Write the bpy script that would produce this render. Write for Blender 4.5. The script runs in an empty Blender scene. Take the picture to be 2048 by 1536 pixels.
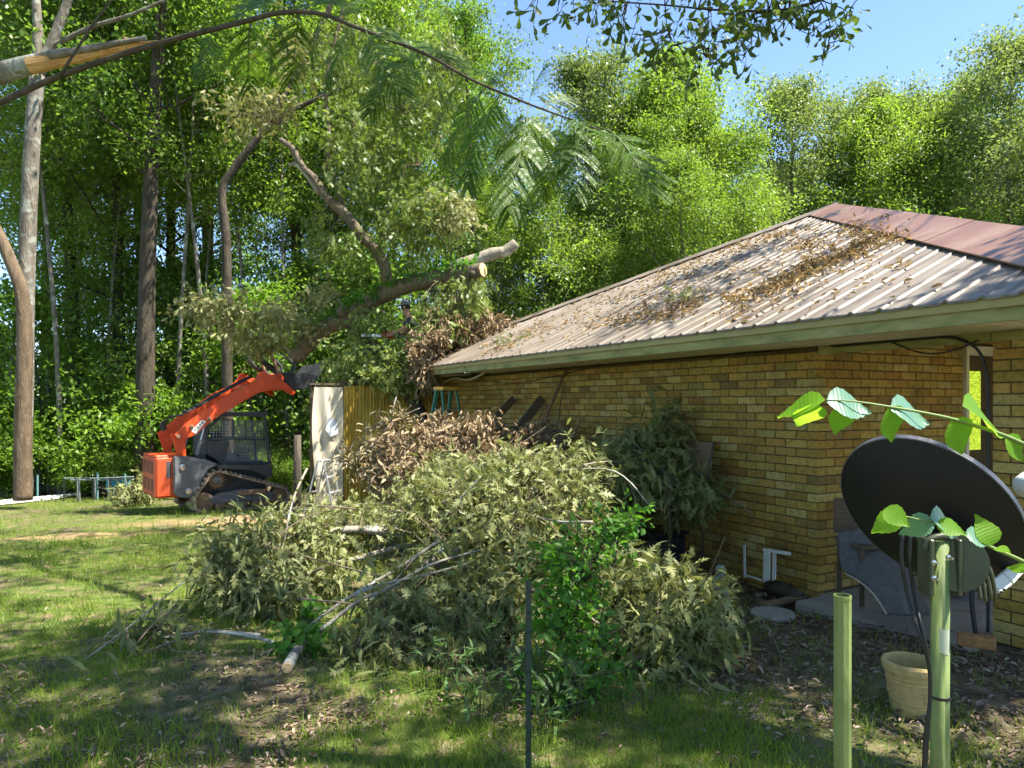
import bpy, bmesh, math, random
import numpy as np
from mathutils import Vector, Matrix, Euler, Quaternion

# ------------------------------------------------------------------ camera, sky, sun, exposure
SC = bpy.context.scene
COL = SC.collection
EYE = 1.7
FPX, CXP, HZP = 1420.0, 1024.0, 806.0          # focal length and horizon of the photograph, in its pixels
cam_d = bpy.data.cameras.new('camera')
cam = bpy.data.objects.new('camera', cam_d)
COL.objects.link(cam)
cam.location = (0, 0, EYE)
cam.rotation_euler = (math.radians(90), 0, 0)
cam_d.sensor_width = 36
cam_d.lens = 36 * FPX / 2048
cam_d.shift_y = (HZP - 768) / 2048
cam_d.clip_start = 0.05
cam_d.clip_end = 3000
SC.camera = cam

SUN_AZ = Vector((0.968, -0.25))                # plan direction towards the sun: from the right
SUN_EL = math.radians(62)
world = bpy.data.worlds.new('World')
SC.world = world
world.use_nodes = True
wn = world.node_tree.nodes
bg = wn['Background']
sky = wn.new('ShaderNodeTexSky')
sky.sky_type = 'NISHITA'
sky.sun_disc = False
sky.sun_elevation = SUN_EL
sky.sun_rotation = math.atan2(SUN_AZ.x, SUN_AZ.y)
sky.altitude = 100
sky.air_density = 0.85
sky.dust_density = 0.1
sky.ozone_density = 3.5
world.node_tree.links.new(sky.outputs[0], bg.inputs[0])
bg.inputs[1].default_value = 0.105
sun_d = bpy.data.lights.new('sun', 'SUN')
sun_d.energy = 5.0
sun_d.angle = math.radians(0.5)
sun_d.color = (1.0, 0.95, 0.86)
sun = bpy.data.objects.new('sun', sun_d)
COL.objects.link(sun)
to_sun = Vector((SUN_AZ.x * math.cos(SUN_EL), SUN_AZ.y * math.cos(SUN_EL), math.sin(SUN_EL)))
sun.rotation_euler = to_sun.to_track_quat('Z', 'Y').to_euler()
sun.location = (10, 0, 30)
SC.view_settings.view_transform = 'Standard'
SC.view_settings.look = 'None'
SC.view_settings.gamma = 1.0
SC.view_settings.use_curve_mapping = False
SC.view_settings.exposure = 1.8
SC.render.engine = 'CYCLES'
SC.cycles.use_adaptive_sampling = True
SC.cycles.adaptive_threshold = 0.04
SC.cycles.max_bounces = 5
SC.cycles.transparent_max_bounces = 8
SC.cycles.diffuse_bounces = 3
SC.cycles.transmission_bounces = 4

# ------------------------------------------------------------------ helpers
R = math.radians
ORD = 'first second third fourth fifth sixth seventh eighth ninth tenth eleventh twelfth thirteenth fourteenth fifteenth sixteenth seventeenth eighteenth nineteenth twentieth twenty-first twenty-second twenty-third twenty-fourth'.split()
def at(px, py, Y):
    return Vector(((px - CXP) / FPX * Y, Y, EYE - (py - HZP) / FPX * Y))
def ground(x, y):
    z = -0.055 * max(0.0, y - 4.5) if y < 26 else -0.055 * 21.5
    z -= 0.02 * min(max(0.0, -x - 5.0), 14)
    return z
def on_ground(px, py):
    Y = 5.0
    for _ in range(60):
        x = (px - CXP) / FPX * Y
        z = ground(x, Y)
        Y2 = (EYE - z) * FPX / max(py - HZP, 1)
        Y = 0.5 * Y + 0.5 * min(Y2, 60)
    x = (px - CXP) / FPX * Y
    return Vector((x, Y, ground(x, Y)))

def tag(o, label=None, cat=None, group=None, kind=None):
    if label: o['label'] = label
    if cat: o['category'] = cat
    if group: o['group'] = group
    if kind: o['kind'] = kind
    return o
def empty(name, loc=(0, 0, 0), rz=0.0, label=None, cat=None, group=None, parent=None):
    o = bpy.data.objects.new(name, None)
    o.empty_display_size = 0.2
    COL.objects.link(o)
    o.location = loc
    o.rotation_euler = (0, 0, rz)
    if parent: o.parent = parent
    return tag(o, label, cat, group)
def link(name, me, parent=None, mat=None):
    if mat is not None and not me.materials:
        me.materials.append(mat)
    o = bpy.data.objects.new(name, me)
    COL.objects.link(o)
    if parent: o.parent = parent
    return o
def copy_tree(o, parent=None):
    c = o.copy()
    COL.objects.link(c)
    c.parent = parent
    for ch in o.children:
        copy_tree(ch, c)
    return c

class MB:
    """collects shapes into one mesh"""
    def __init__(s):
        s.v = []; s.f = []; s.m = []; s.mi = 0
    def add(s, vs, fs):
        b = len(s.v)
        s.v += [tuple(p) for p in vs]
        for f in fs:
            s.f.append(tuple(b + i for i in f)); s.m.append(s.mi)
        return s
    def box(s, c, size, rot=None):
        hx, hy, hz = size[0] / 2, size[1] / 2, size[2] / 2
        c = Vector(c)
        P = [Vector((sx * hx, sy * hy, sz * hz)) for sx in (-1, 1) for sy in (-1, 1) for sz in (-1, 1)]
        if rot is not None:
            P = [rot @ p for p in P]
        return s.add([c + p for p in P], [(0, 1, 3, 2), (4, 6, 7, 5), (0, 4, 5, 1), (2, 3, 7, 6), (0, 2, 6, 4), (1, 5, 7, 3)])
    def cbox(s, c, size, ch=0.01, rot=None):
        """box with chamfered edges"""
        hx, hy, hz = size[0] / 2, size[1] / 2, size[2] / 2
        ch = min(ch, hx * .9, hy * .9, hz * .9)
        bm = bmesh.new()
        bmesh.ops.create_cube(bm, size=1)
        for v in bm.verts: v.co = Vector((v.co.x * 2 * hx, v.co.y * 2 * hy, v.co.z * 2 * hz))
        bmesh.ops.bevel(bm, geom=bm.edges[:], offset=ch, segments=1, affect='EDGES')
        bm.verts.index_update()
        c = Vector(c)
        s.add([c + ((rot @ v.co) if rot is not None else v.co) for v in bm.verts], [[v.index for v in f.verts] for f in bm.faces])
        bm.free()
        return s
    def beam(s, a, b, w, h, up=(0, 0, 1), ch=0.0):
        a, b = Vector(a), Vector(b)
        d = b - a
        L = d.length
        d.normalize()
        up = Vector(up)
        side = d.cross(up)
        if side.length < 1e-4: side = d.cross(Vector((1, 0, 0)))
        side.normalize()
        up = side.cross(d)
        rot = Matrix((d, side, up)).transposed()
        if ch: return s.cbox((a + b) / 2, (L, w, h), ch, rot)
        return s.box((a + b) / 2, (L, w, h), rot)
    def tube(s, pts, rad, n=8, caps=True, squash=None):
        pts = [Vector(p) for p in pts]
        if not hasattr(rad, '__len__'): rad = [rad] * len(pts)
        vs = []
        ref = None
        for i, p in enumerate(pts):
            d = (pts[min(i + 1, len(pts) - 1)] - pts[max(i - 1, 0)])
            if d.length < 1e-9: d = Vector((0, 0, 1))
            d.normalize()
            if ref is None:
                ref = d.orthogonal().normalized()
            ref = (ref - d * ref.dot(d))
            if ref.length < 1e-6: ref = d.orthogonal()
            ref.normalize()
            bi = d.cross(ref)
            for k in range(n):
                a = 2 * math.pi * k / n
                vs.append(p + (ref * math.cos(a) + bi * math.sin(a)) * rad[i])
        fs = []
        for i in range(len(pts) - 1):
            for k in range(n):
                k2 = (k + 1) % n
                fs.append((i * n + k, i * n + k2, (i + 1) * n + k2, (i + 1) * n + k))
        if caps:
            fs.append(tuple(range(n - 1, -1, -1)))
            fs.append(tuple((len(pts) - 1) * n + k for k in range(n)))
        return s.add(vs, fs)
    def prism(s, poly, o, ax, ay, az, d0, d1):
        """polygon (u,v) in plane (ax,ay) at origin o, extruded along az from d0 to d1"""
        o, ax, ay, az = Vector(o), Vector(ax), Vector(ay), Vector(az)
        n = len(poly)
        vs = [o + ax * u + ay * v + az * d0 for u, v in poly] + [o + ax * u + ay * v + az * d1 for u, v in poly]
        fs = [tuple(range(n - 1, -1, -1)), tuple(range(n, 2 * n))]
        for i in range(n):
            j = (i + 1) % n
            fs.append((i, j, n + j, n + i))
        return s.add(vs, fs)
    def lathe(s, prof, c, n=24, axis=None):
        c = Vector(c)
        q = Vector((0, 0, 1)).rotation_difference(Vector(axis)) if axis is not None else Quaternion()
        vs = []
        for r, z in prof:
            for k in range(n):
                a = 2 * math.pi * k / n
                vs.append(c + q @ Vector((r * math.cos(a), r * math.sin(a), z)))
        fs = []
        for i in range(len(prof) - 1):
            for k in range(n):
                k2 = (k + 1) % n
                fs.append((i * n + k, i * n + k2, (i + 1) * n + k2, (i + 1) * n + k))
        if prof[0][0] > 1e-6: fs.append(tuple(range(n - 1, -1, -1)))
        if prof[-1][0] > 1e-6: fs.append(tuple((len(prof) - 1) * n + k for k in range(n)))
        return s.add(vs, fs)
    def mesh(s, name, smooth=False, bevel=0.0):
        me = bpy.data.meshes.new(name)
        me.from_pydata(s.v, [], s.f)
        if any(s.m): me.polygons.foreach_set('material_index', s.m)
        if smooth: me.polygons.foreach_set('use_smooth', [True] * len(s.f))
        bm = bmesh.new(); bm.from_mesh(me)
        bmesh.ops.recalc_face_normals(bm, faces=bm.faces[:])
        if bevel:
            es = [e for e in bm.edges if len(e.link_faces) == 2 and e.calc_face_angle(0) > 0.6]
            bmesh.ops.bevel(bm, geom=es, offset=bevel, segments=2, affect='EDGES', clamp_overlap=True)
        bm.to_mesh(me); bm.free()
        me.update()
        return me
    def build(s, name, mat, parent=None, smooth=False, bevel=0.0, label=None, cat=None, group=None, kind=None):
        me = s.mesh(name, smooth, bevel)
        for m in (mat if isinstance(mat, (list, tuple)) else [mat]): me.materials.append(m)
        o = link(name, me, parent)
        return tag(o, label, cat, group, kind)

def spline(pts, n=6):
    """smooth curve through points"""
    pts = [Vector(p) for p in pts]
    out = []
    for i in range(len(pts) - 1):
        p0 = pts[max(i - 1, 0)]; p1 = pts[i]; p2 = pts[i + 1]; p3 = pts[min(i + 2, len(pts) - 1)]
        for k in range(n):
            t = k / n
            out.append(0.5 * ((2 * p1) + (p2 - p0) * t + (2 * p0 - 5 * p1 + 4 * p2 - p3) * t * t + (3 * p1 - p0 - 3 * p2 + p3) * t ** 3))
    out.append(pts[-1])
    return out
def lerp_list(a, b, n): return [a + (b - a) * i / (n - 1) for i in range(n)]

# ------------------------------------------------------------------ materials
MATS = {}
def new_mat(name):
    m = bpy.data.materials.new(name); m.use_nodes = True
    nt = m.node_tree
    return m, nt, nt.nodes, nt.links, nt.nodes['Principled BSDF']
def ramp_node(nodes, stops):
    r = nodes.new('ShaderNodeValToRGB')
    el = r.color_ramp.elements
    while len(el) > 1: el.remove(el[-1])
    el[0].position = stops[0][0]; el[0].color = (*stops[0][1], 1)
    for p, c in stops[1:]:
        e = el.new(p); e.color = (*c, 1)
    return r
def mat(name, cols, scale=6.0, rough=0.7, metal=0.0, bump=0.0, bscale=None, stretch=(1, 1, 1), spec=0.4, detail=5.0, coord='Object', world_pos=False, dist=0.0):
    """principled surface with noise between colours (list of rgb), optional bump"""
    if name in MATS: return MATS[name]
    m, nt, N, L, B = new_mat(name)
    if world_pos:
        tc = N.new('ShaderNodeNewGeometry'); out = tc.outputs['Position']
    else:
        tc = N.new('ShaderNodeTexCoord'); out = tc.outputs[coord]
    mp = N.new('ShaderNodeMapping'); mp.inputs['Scale'].default_value = stretch
    L.new(out, mp.inputs['Vector'])
    nz = N.new('ShaderNodeTexNoise'); nz.inputs['Scale'].default_value = scale; nz.inputs['Detail'].default_value = detail
    nz.inputs['Roughness'].default_value = 0.6
    nz.inputs['Distortion'].default_value = dist
    L.new(mp.outputs[0], nz.inputs['Vector'])
    if len(cols) == 1: cols = [cols[0], tuple(c * 0.75 for c in cols[0])]
    st = [(0.3 + 0.4 * i / (len(cols) - 1), c) for i, c in enumerate(cols)]
    r = ramp_node(N, st)
    L.new(nz.outputs['Fac'], r.inputs[0])
    L.new(r.outputs[0], B.inputs['Base Color'])
    B.inputs['Roughness'].default_value = rough
    B.inputs['Metallic'].default_value = metal
    B.inputs['Specular IOR Level'].default_value = spec
    if bump:
        nb = N.new('ShaderNodeTexNoise'); nb.inputs['Scale'].default_value = bscale or scale * 4; nb.inputs['Detail'].default_value = 6
        L.new(mp.outputs[0], nb.inputs['Vector'])
        bp = N.new('ShaderNodeBump'); bp.inputs['Strength'].default_value = bump; bp.inputs['Distance'].default_value = 0.02
        L.new(nb.outputs['Fac'], bp.inputs['Height'])
        L.new(bp.outputs[0], B.inputs['Normal'])
    MATS[name] = m
    return m
def leaf_mat(name, stops, trans=0.45, rough=0.45, spec=0.35, tint=(1.25, 1.3, 0.55)):
    """two-sided leaf: colour varies leaf by leaf, light comes through"""
    m, nt, N, L, B = new_mat(name)
    a = N.new('ShaderNodeAttribute'); a.attribute_name = 'rnd'
    oi = N.new('ShaderNodeObjectInfo')
    ad = N.new('ShaderNodeMath'); ad.operation = 'MULTIPLY_ADD'
    L.new(oi.outputs['Random'], ad.inputs[0]); ad.inputs[1].default_value = 0.3
    sub = N.new('ShaderNodeMath'); sub.operation = 'MULTIPLY_ADD'
    L.new(a.outputs['Fac'], sub.inputs[0]); sub.inputs[1].default_value = 0.7; sub.inputs[2].default_value = 0.0
    L.new(sub.outputs[0], ad.inputs[2])
    r = ramp_node(N, stops)
    L.new(ad.outputs[0], r.inputs[0])
    L.new(r.outputs[0], B.inputs['Base Color'])
    B.inputs['Roughness'].default_value = rough
    B.inputs['Specular IOR Level'].default_value = spec
    t = N.new('ShaderNodeBsdfTranslucent')
    mx = N.new('ShaderNodeMix'); mx.data_type = 'RGBA'; mx.blend_type = 'MULTIPLY'; mx.inputs[0].default_value = 1
    L.new(r.outputs[0], mx.inputs[6]); mx.inputs[7].default_value = (*tint, 1)
    L.new(mx.outputs[2], t.inputs['Color'])
    ms = N.new('ShaderNodeMixShader'); ms.inputs[0].default_value = trans
    L.new(B.outputs[0], ms.inputs[1]); L.new(t.outputs[0], ms.inputs[2])
    L.new(ms.outputs[0], N['Material Output'].inputs['Surface'])
    MATS[name] = m
    return m
def bark_mat(name, c1, c2, scale=10, strength=0.8, lichen=None):
    m, nt, N, L, B = new_mat(name)
    tc = N.new('ShaderNodeTexCoord')
    mp = N.new('ShaderNodeMapping'); mp.inputs['Scale'].default_value = (1, 1, 0.22)
    L.new(tc.outputs['Object'], mp.inputs['Vector'])
    vo = N.new('ShaderNodeTexVoronoi'); vo.feature = 'DISTANCE_TO_EDGE'; vo.inputs['Scale'].default_value = scale * 1.6
    nz = N.new('ShaderNodeTexNoise'); nz.inputs['Scale'].default_value = scale; nz.inputs['Detail'].default_value = 8
    L.new(mp.outputs[0], nz.inputs['Vector'])
    mxv = N.new('ShaderNodeMix'); mxv.data_type = 'VECTOR'; mxv.inputs[0].default_value = 0.25
    L.new(mp.outputs[0], mxv.inputs[4]); L.new(nz.outputs['Color'], mxv.inputs[5])
    L.new(mxv.outputs[1], vo.inputs['Vector'])
    r = ramp_node(N, [(0.25, c1), (0.5, tuple((a + b) / 2 for a, b in zip(c1, c2))), (0.75, c2)])
    L.new(nz.outputs['Fac'], r.inputs[0])
    col = r.outputs[0]
    if lichen:
        n2 = N.new('ShaderNodeTexNoise'); n2.inputs['Scale'].default_value = 3.5; n2.inputs['Detail'].default_value = 6
        L.new(tc.outputs['Object'], n2.inputs['Vector'])
        r2 = ramp_node(N, [(0.52, (0, 0, 0)), (0.62, (1, 1, 1))])
        L.new(n2.outputs['Fac'], r2.inputs[0])
        mx = N.new('ShaderNodeMix'); mx.data_type = 'RGBA'
        L.new(r2.outputs[0], mx.inputs[0]); L.new(col, mx.inputs[6]); mx.inputs[7].default_value = (*lichen, 1)
        col = mx.outputs[2]
    L.new(col, B.inputs['Base Color'])
    B.inputs['Roughness'].default_value = 0.9
    B.inputs['Specular IOR Level'].default_value = 0.15
    mu = N.new('ShaderNodeMath'); mu.operation = 'MULTIPLY'
    L.new(vo.outputs['Distance'], mu.inputs[0]); L.new(nz.outputs['Fac'], mu.inputs[1])
    bp = N.new('ShaderNodeBump'); bp.inputs['Strength'].default_value = strength; bp.inputs['Distance'].default_value = 0.06
    L.new(mu.outputs[0], bp.inputs['Height']); L.new(bp.outputs[0], B.inputs['Normal'])
    MATS[name] = m
    return m

# ------------------------------------------------------------------ leaves
def template(kind):
    if kind == 'rhomb':      # simple pointed leaf, folded a little along its rib
        v = [(0, 0, 0), (.45, .27, .07), (1, 0, -.05), (.45, -.27, .07)]
        f = [(0, 3, 2, 1)]
        return np.array(v, float), f
    if kind == 'oval':
        v = [(0, 0, 0), (.25, .2, .05), (.6, .24, .05), (1, 0, -.1), (.6, -.24, .05), (.25, -.2, .05), (.5, 0, 0)]
        f = [(0, 6, 1), (1, 6, 2), (2, 6, 3), (3, 6, 4), (4, 6, 5), (5, 6, 0)]
        return np.array(v, float), f
    if kind == 'spatula':    # water-oak leaf, broad at the tip
        v = [(0, .015, 0), (.4, .07, .02), (.75, .19, .04), (.95, .14, 0), (1, 0, -.03), (.95, -.14, 0), (.75, -.19, .04), (.4, -.07, .02), (0, -.015, 0), (.6, 0, 0)]
        f = [(0, 8, 7, 1), (1, 7, 9), (1, 9, 2), (2, 9, 3), (3, 9, 4), (4, 9, 5), (5, 9, 6), (6, 9, 7)]
        return np.array(v, float), f
    if kind == 'oak':        # southern red oak: long thin lobes
        half = [(.0, .010), (.16, .03), (.30, .17), (.33, .04), (.56, .30), (.54, .045), (.80, .30), (.72, .05), (.92, .13), (.86, .035), (1.06, .0)]
        top = [(x, y, .10 * y + (-.16 * x * x)) for x, y in half]
        bot = [(x, -y, .10 * y + (-.16 * x * x)) for x, y in half[:-1]]
        v = top + bot
        n = len(top)
        f = []
        for i in range(len(half) - 2):
            f.append((i, i + 1, n + i + 1, n + i)) if False else None
        f = [(0, 1, n + 1, n), (1, 3, n + 3, n + 1), (1, 2, 3), (n + 1, n + 3, n + 2), (3, 5, n + 5, n + 3), (3, 4, 5), (n + 3, n + 5, n + 4),
             (5, 7, n + 7, n + 5), (5, 6, 7), (n + 5, n + 7, n + 6), (7, 9, n + 9, n + 7), (7, 8, 9), (n + 7, n + 9, n + 8), (9, 10, n + 9)]
        return np.array(v, float), f
    if kind == 'curl':       # dead curled leaf
        v = [(0, 0, 0), (.3, .16, .16), (.65, .14, .24), (1, .03, .05), (.65, -.12, .22), (.3, -.16, .14), (.3, 0, -.02), (.65, 0, .03)]
        f = [(0, 6, 1), (1, 6, 7, 2), (2, 7, 3), (0, 5, 6), (5, 4, 7, 6), (4, 3, 7)]
        return np.array(v, float), f
    if kind == 'needle':
        v = [(0, 0, 0), (.5, .22, .02), (1, 0, 0), (.5, -.22, .02)]
        return np.array(v, float), [(0, 3, 2, 1)]
    if kind == 'lance':
        v = [(0, 0, 0), (.3, .085, .03), (.65, .075, .02), (1, 0, -.12), (.65, -.075, .02), (.3, -.085, .03)]
        return np.array(v, float), [(0, 5, 1), (1, 5, 4, 2), (2, 4, 3)]
    if kind == 'blade':
        v = [(0, .022, 0), (0, -.022, 0), (.5, .02, .06), (.5, -.02, .06), (1, 0, .22)]
        f = [(0, 1, 3, 2), (2, 3, 4)]
        return np.array(v, float), f
def leaves_mesh(name, P, D, Nn, S, kind, m, rnd=None, seed=0):
    P = np.asarray(P, float); D = np.asarray(D, float); Nn = np.asarray(Nn, float); S = np.asarray(S, float)
    n = len(P)
    D = D / (np.linalg.norm(D, axis=1, keepdims=True) + 1e-9)
    sd = np.cross(D, Nn); sd /= (np.linalg.norm(sd, axis=1, keepdims=True) + 1e-9)
    up = np.cross(sd, D)
    T, F = template(kind)
    k = len(T)
    V = P[:, None, :] + S[:, None, None] * (T[None, :, 0:1] * D[:, None, :] + T[None, :, 1:2] * sd[:, None, :] + T[None, :, 2:3] * up[:, None, :])
    V = V.reshape(-1, 3)
    ls = np.array([len(f) for f in F]); fl = np.concatenate([np.array(f) for f in F])
    loops = (fl[None, :] + (np.arange(n) * k)[:, None]).ravel().astype(np.int32)
    tot = np.tile(ls, n).astype(np.int32)
    start = np.concatenate([[0], np.cumsum(tot)[:-1]]).astype(np.int32)
    me = bpy.data.meshes.new(name)
    me.vertices.add(len(V)); me.vertices.foreach_set('co', V.astype(np.float32).ravel())
    me.loops.add(len(loops)); me.loops.foreach_set('vertex_index', loops)
    me.polygons.add(len(tot)); me.polygons.foreach_set('loop_start', start)
    try: me.polygons.foreach_set('loop_total', tot)
    except Exception: pass
    if rnd is None: rnd = np.random.default_rng(seed + 7).random(n)
    at_ = me.attributes.new('rnd', 'FLOAT', 'POINT')
    at_.data.foreach_set('value', np.repeat(np.asarray(rnd), k).astype(np.float32))
    me.update(calc_edges=True)
    me.validate()
    if m is not None: me.materials.append(m)
    return me
def rand_dirs(rng, n):
    v = rng.normal(size=(n, 3)); return v / np.linalg.norm(v, axis=1, keepdims=True)
# ------------------------------------------------------------------ palette
rng0 = np.random.default_rng(11)
random.seed(5)
M_MORTAR = mat('mortar', [(.06, .042, .018), (.11, .08, .038)], 30, .95, bump=.3, bscale=150, world_pos=True)
M_CONC = mat('concrete', [(.20, .18, .15), (.30, .27, .23), (.24, .22, .18)], 6, .9, bump=.3, bscale=80)
M_SOFFIT = mat('vinyl_soffit', [(.50, .46, .33), (.58, .54, .40)], 3, .6)
M_TRIM = mat('weathered_trim', [(.13, .14, .045), (.25, .24, .09), (.34, .31, .14)], 4.0, .75, stretch=(1, 1, 2.5), bump=.15, bscale=60, world_pos=True, detail=8)
M_DRIP = mat('drip_edge_paint', [(.27, .23, .075), (.33, .28, .105)], 3, .5, world_pos=True)
M_ROOFCAP = mat('brown_ridge_metal', [(.14, .068, .036), (.18, .09, .05), (.24, .15, .10)], 2.2, .42, spec=.5, world_pos=True, detail=8)
M_WHITE = mat('white_paint', [(.66, .64, .56), (.55, .53, .44)], 5, .6)
M_BLACK = mat('black_rubber', [(.012, .012, .013), (.02, .02, .02)], 10, .5)
M_WOODOLD = mat('old_board', [(.07, .05, .03), (.14, .10, .06)], 8, .9, stretch=(1, 1, 8), bump=.4, bscale=40)
M_FRESHWOOD = mat('cut_wood', [(.60, .36, .15), (.72, .48, .24), (.50, .27, .10)], 14, .75, bump=.4, bscale=60)
BARK_DARK = bark_mat('bark_dark', (.035, .028, .020), (.11, .09, .065), 9, .9)
BARK_GREY = bark_mat('bark_grey', (.10, .085, .065), (.26, .225, .18), 9, .9, lichen=(.30, .30, .25))
BARK_OAK = bark_mat('bark_oak', (.085, .066, .045), (.30, .24, .165), 16, 1.0)
BARK_LIGHT = bark_mat('bark_light', (.19, .165, .12), (.36, .32, .25), 14, .6, lichen=(.42, .42, .36))
TWIG = mat('twig_bark', [(.09, .065, .04), (.17, .13, .085)], 20, .9)
TWIG_DARK = mat('twig_dark', [(.035, .026, .018), (.08, .06, .04)], 20, .9)

# ------------------------------------------------------------------ house frame
C0 = Vector((2.775, 6.45, 0))
EV = Vector((.4711, -.8821, 0)); NV = Vector((-.8821, -.4711, 0)); WV = -NV
RZ_L = math.atan2(EV.y, EV.x); RZ_R = math.atan2(WV.y, WV.x)
def hp(s, o, z): return C0 - EV * s + NV * o + Vector((0, 0, z))
OVER, EAVE_Z, FASC_Z, SOF_Z, PITCH = 0.8, 2.37, 2.20, 2.215, 0.45
APEX_S, APEX_U = 3.86, 6.06
EL_S, ER_S = 9.92, -2.98
def roofp(s, u, h=0.0): return hp(s, OVER - u, EAVE_Z + PITCH * u + h)

# ------------------------------------------------------------------ ground
def vnoise(x, y, sc, seed=0):
    """smooth value noise in 0..1"""
    rg = np.random.default_rng(100 + seed); T = rg.random((64, 64))
    x = np.asarray(x) * sc; y = np.asarray(y) * sc
    xi = np.floor(x).astype(int); yi = np.floor(y).astype(int)
    fx = x - xi; fy = y - yi; fx = fx * fx * (3 - 2 * fx); fy = fy * fy * (3 - 2 * fy)
    a = T[xi % 64, yi % 64]; b = T[(xi + 1) % 64, yi % 64]; c = T[xi % 64, (yi + 1) % 64]; d = T[(xi + 1) % 64, (yi + 1) % 64]
    return (a * (1 - fx) + b * fx) * (1 - fy) + (c * (1 - fx) + d * fx) * fy
def sstep(a, b, x): 
    t = np.clip((x - a) / (b - a), 0, 1); return t * t * (3 - 2 * t)
def house_so(x, y):
    dx = np.asarray(x) - C0.x; dy = np.asarray(y) - C0.y
    return -(dx * EV.x + dy * EV.y), dx * NV.x + dy * NV.y
LOADER_AT = Vector((-7.40, 15.05, 0))
def masks(x, y):
    """bare soil by the house, tan dirt by the loader, woodland floor"""
    s, o = house_so(x, y)
    n = vnoise(x, y, 1.3, 1) * .6 + vnoise(x, y, 4.1, 2) * .4
    soil = (1 - sstep(1.2, 3.0, o + (n - .5) * 2.4)) * sstep(-6, -4, s)
    litter = sstep(.50, .62, vnoise(x, y, .55, 5) * .6 + vnoise(x, y, 2.3, 6) * .4) * sstep(-3.2, -1.2, x) * (1 - sstep(5.2, 6.5, y))
    soil = np.maximum(soil, litter * .9)
    soil = np.maximum(soil, sstep(.62, .74, n) * .6)
    dx = (x + 4.6) / 2.6; dy = (y - 13.3 - .10 * (x + 5)) / 1.1
    dirt = 1 - sstep(.55, 1.15, np.sqrt(dx * dx + dy * dy) + (n - .5) * .9)
    band = np.abs(y - (11.6 + .35 * (x + 6)))
    dirt = np.maximum(dirt, (1 - sstep(.05, .4, band + (n - .5) * .9)) * .7 * sstep(-9.0, -7, x) * (1 - sstep(-4.5, -3, x)))
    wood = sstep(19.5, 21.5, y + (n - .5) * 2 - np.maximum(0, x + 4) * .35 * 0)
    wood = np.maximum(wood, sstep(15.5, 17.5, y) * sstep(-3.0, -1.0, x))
    return soil, dirt, wood
gx = np.unique(np.concatenate([np.linspace(-12, 8, 121), np.linspace(-40, 40, 81), np.array([-1200, -400, -150, -80, -60, 60, 80, 150, 400, 1200])]))
gy = np.unique(np.concatenate([np.linspace(-2, 22, 145), np.linspace(-20, 60, 81), np.array([-1200, -300, -80, -40, 80, 120, 200, 400, 1200])]))
GX, GY = np.meshgrid(gx, gy)
gzf = np.vectorize(ground)
GZ = gzf(GX, GY) + (vnoise(GX, GY, .8, 3) - .5) * .06 + (vnoise(GX, GY, 2.6, 4) - .5) * .04 - .012
me = bpy.data.meshes.new('ground')
nx, ny = len(gx), len(gy)
idx = np.arange(nx * ny).reshape(ny, nx)
quads = np.stack([idx[:-1, :-1], idx[:-1, 1:], idx[1:, 1:], idx[1:, :-1]], -1).reshape(-1, 4)
me.from_pydata(np.stack([GX, GY, GZ], -1).reshape(-1, 3).tolist(), [], quads.tolist())
ms_ = masks(GX, GY)
for nm, a in zip(('soil', 'dirt', 'wood'), ms_):
    t_ = me.attributes.new(nm, 'FLOAT', 'POINT'); t_.data.foreach_set('value', a.ravel().astype(np.float32))
me.polygons.foreach_set('use_smooth', [True] * len(me.polygons))
m, nt, N_, L_, B_ = new_mat('ground_soil_and_turf')
def noise_ramp(sc, stops, det=8):
    g_ = N_.new('ShaderNodeNewGeometry'); n_ = N_.new('ShaderNodeTexNoise'); n_.inputs['Scale'].default_value = sc; n_.inputs['Detail'].default_value = det
    L_.new(g_.outputs['Position'], n_.inputs['Vector']); r_ = ramp_node(N_, stops); L_.new(n_.outputs['Fac'], r_.inputs[0]); return r_.outputs[0], n_.outputs['Fac']
turf, _ = noise_ramp(7, [(.3, (.055, .085, .018)), (.5, (.10, .13, .03)), (.62, (.16, .13, .06)), (.75, (.26, .20, .12))])
soilc, sf = noise_ramp(9, [(.3, (.055, .038, .024)), (.5, (.11, .08, .052)), (.7, (.20, .155, .11))])
dirtc, _ = noise_ramp(5, [(.3, (.24, .145, .075)), (.6, (.36, .235, .13)), (.75, (.30, .19, .10))])
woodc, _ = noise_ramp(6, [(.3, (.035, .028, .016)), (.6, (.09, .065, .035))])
cur = turf
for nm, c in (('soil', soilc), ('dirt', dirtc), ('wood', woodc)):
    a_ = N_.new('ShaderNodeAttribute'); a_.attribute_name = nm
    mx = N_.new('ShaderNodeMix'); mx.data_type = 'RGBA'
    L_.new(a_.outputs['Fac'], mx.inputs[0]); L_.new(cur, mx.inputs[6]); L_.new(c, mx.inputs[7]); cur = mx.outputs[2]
L_.new(cur, B_.inputs['Base Color']); B_.inputs['Roughness'].default_value = .95; B_.inputs['Specular IOR Level'].default_value = .1
g_ = N_.new('ShaderNodeNewGeometry'); nb = N_.new('ShaderNodeTexNoise'); nb.inputs['Scale'].default_value = 25; nb.inputs['Detail'].default_value = 8
L_.new(g_.outputs['Position'], nb.inputs['Vector']); bp = N_.new('ShaderNodeBump'); bp.inputs['Strength'].default_value = .7; bp.inputs['Distance'].default_value = .05
L_.new(nb.outputs['Fac'], bp.inputs['Height']); L_.new(bp.outputs[0], B_.inputs['Normal'])
tag(link('ground', me, None, m), kind='structure')

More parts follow.
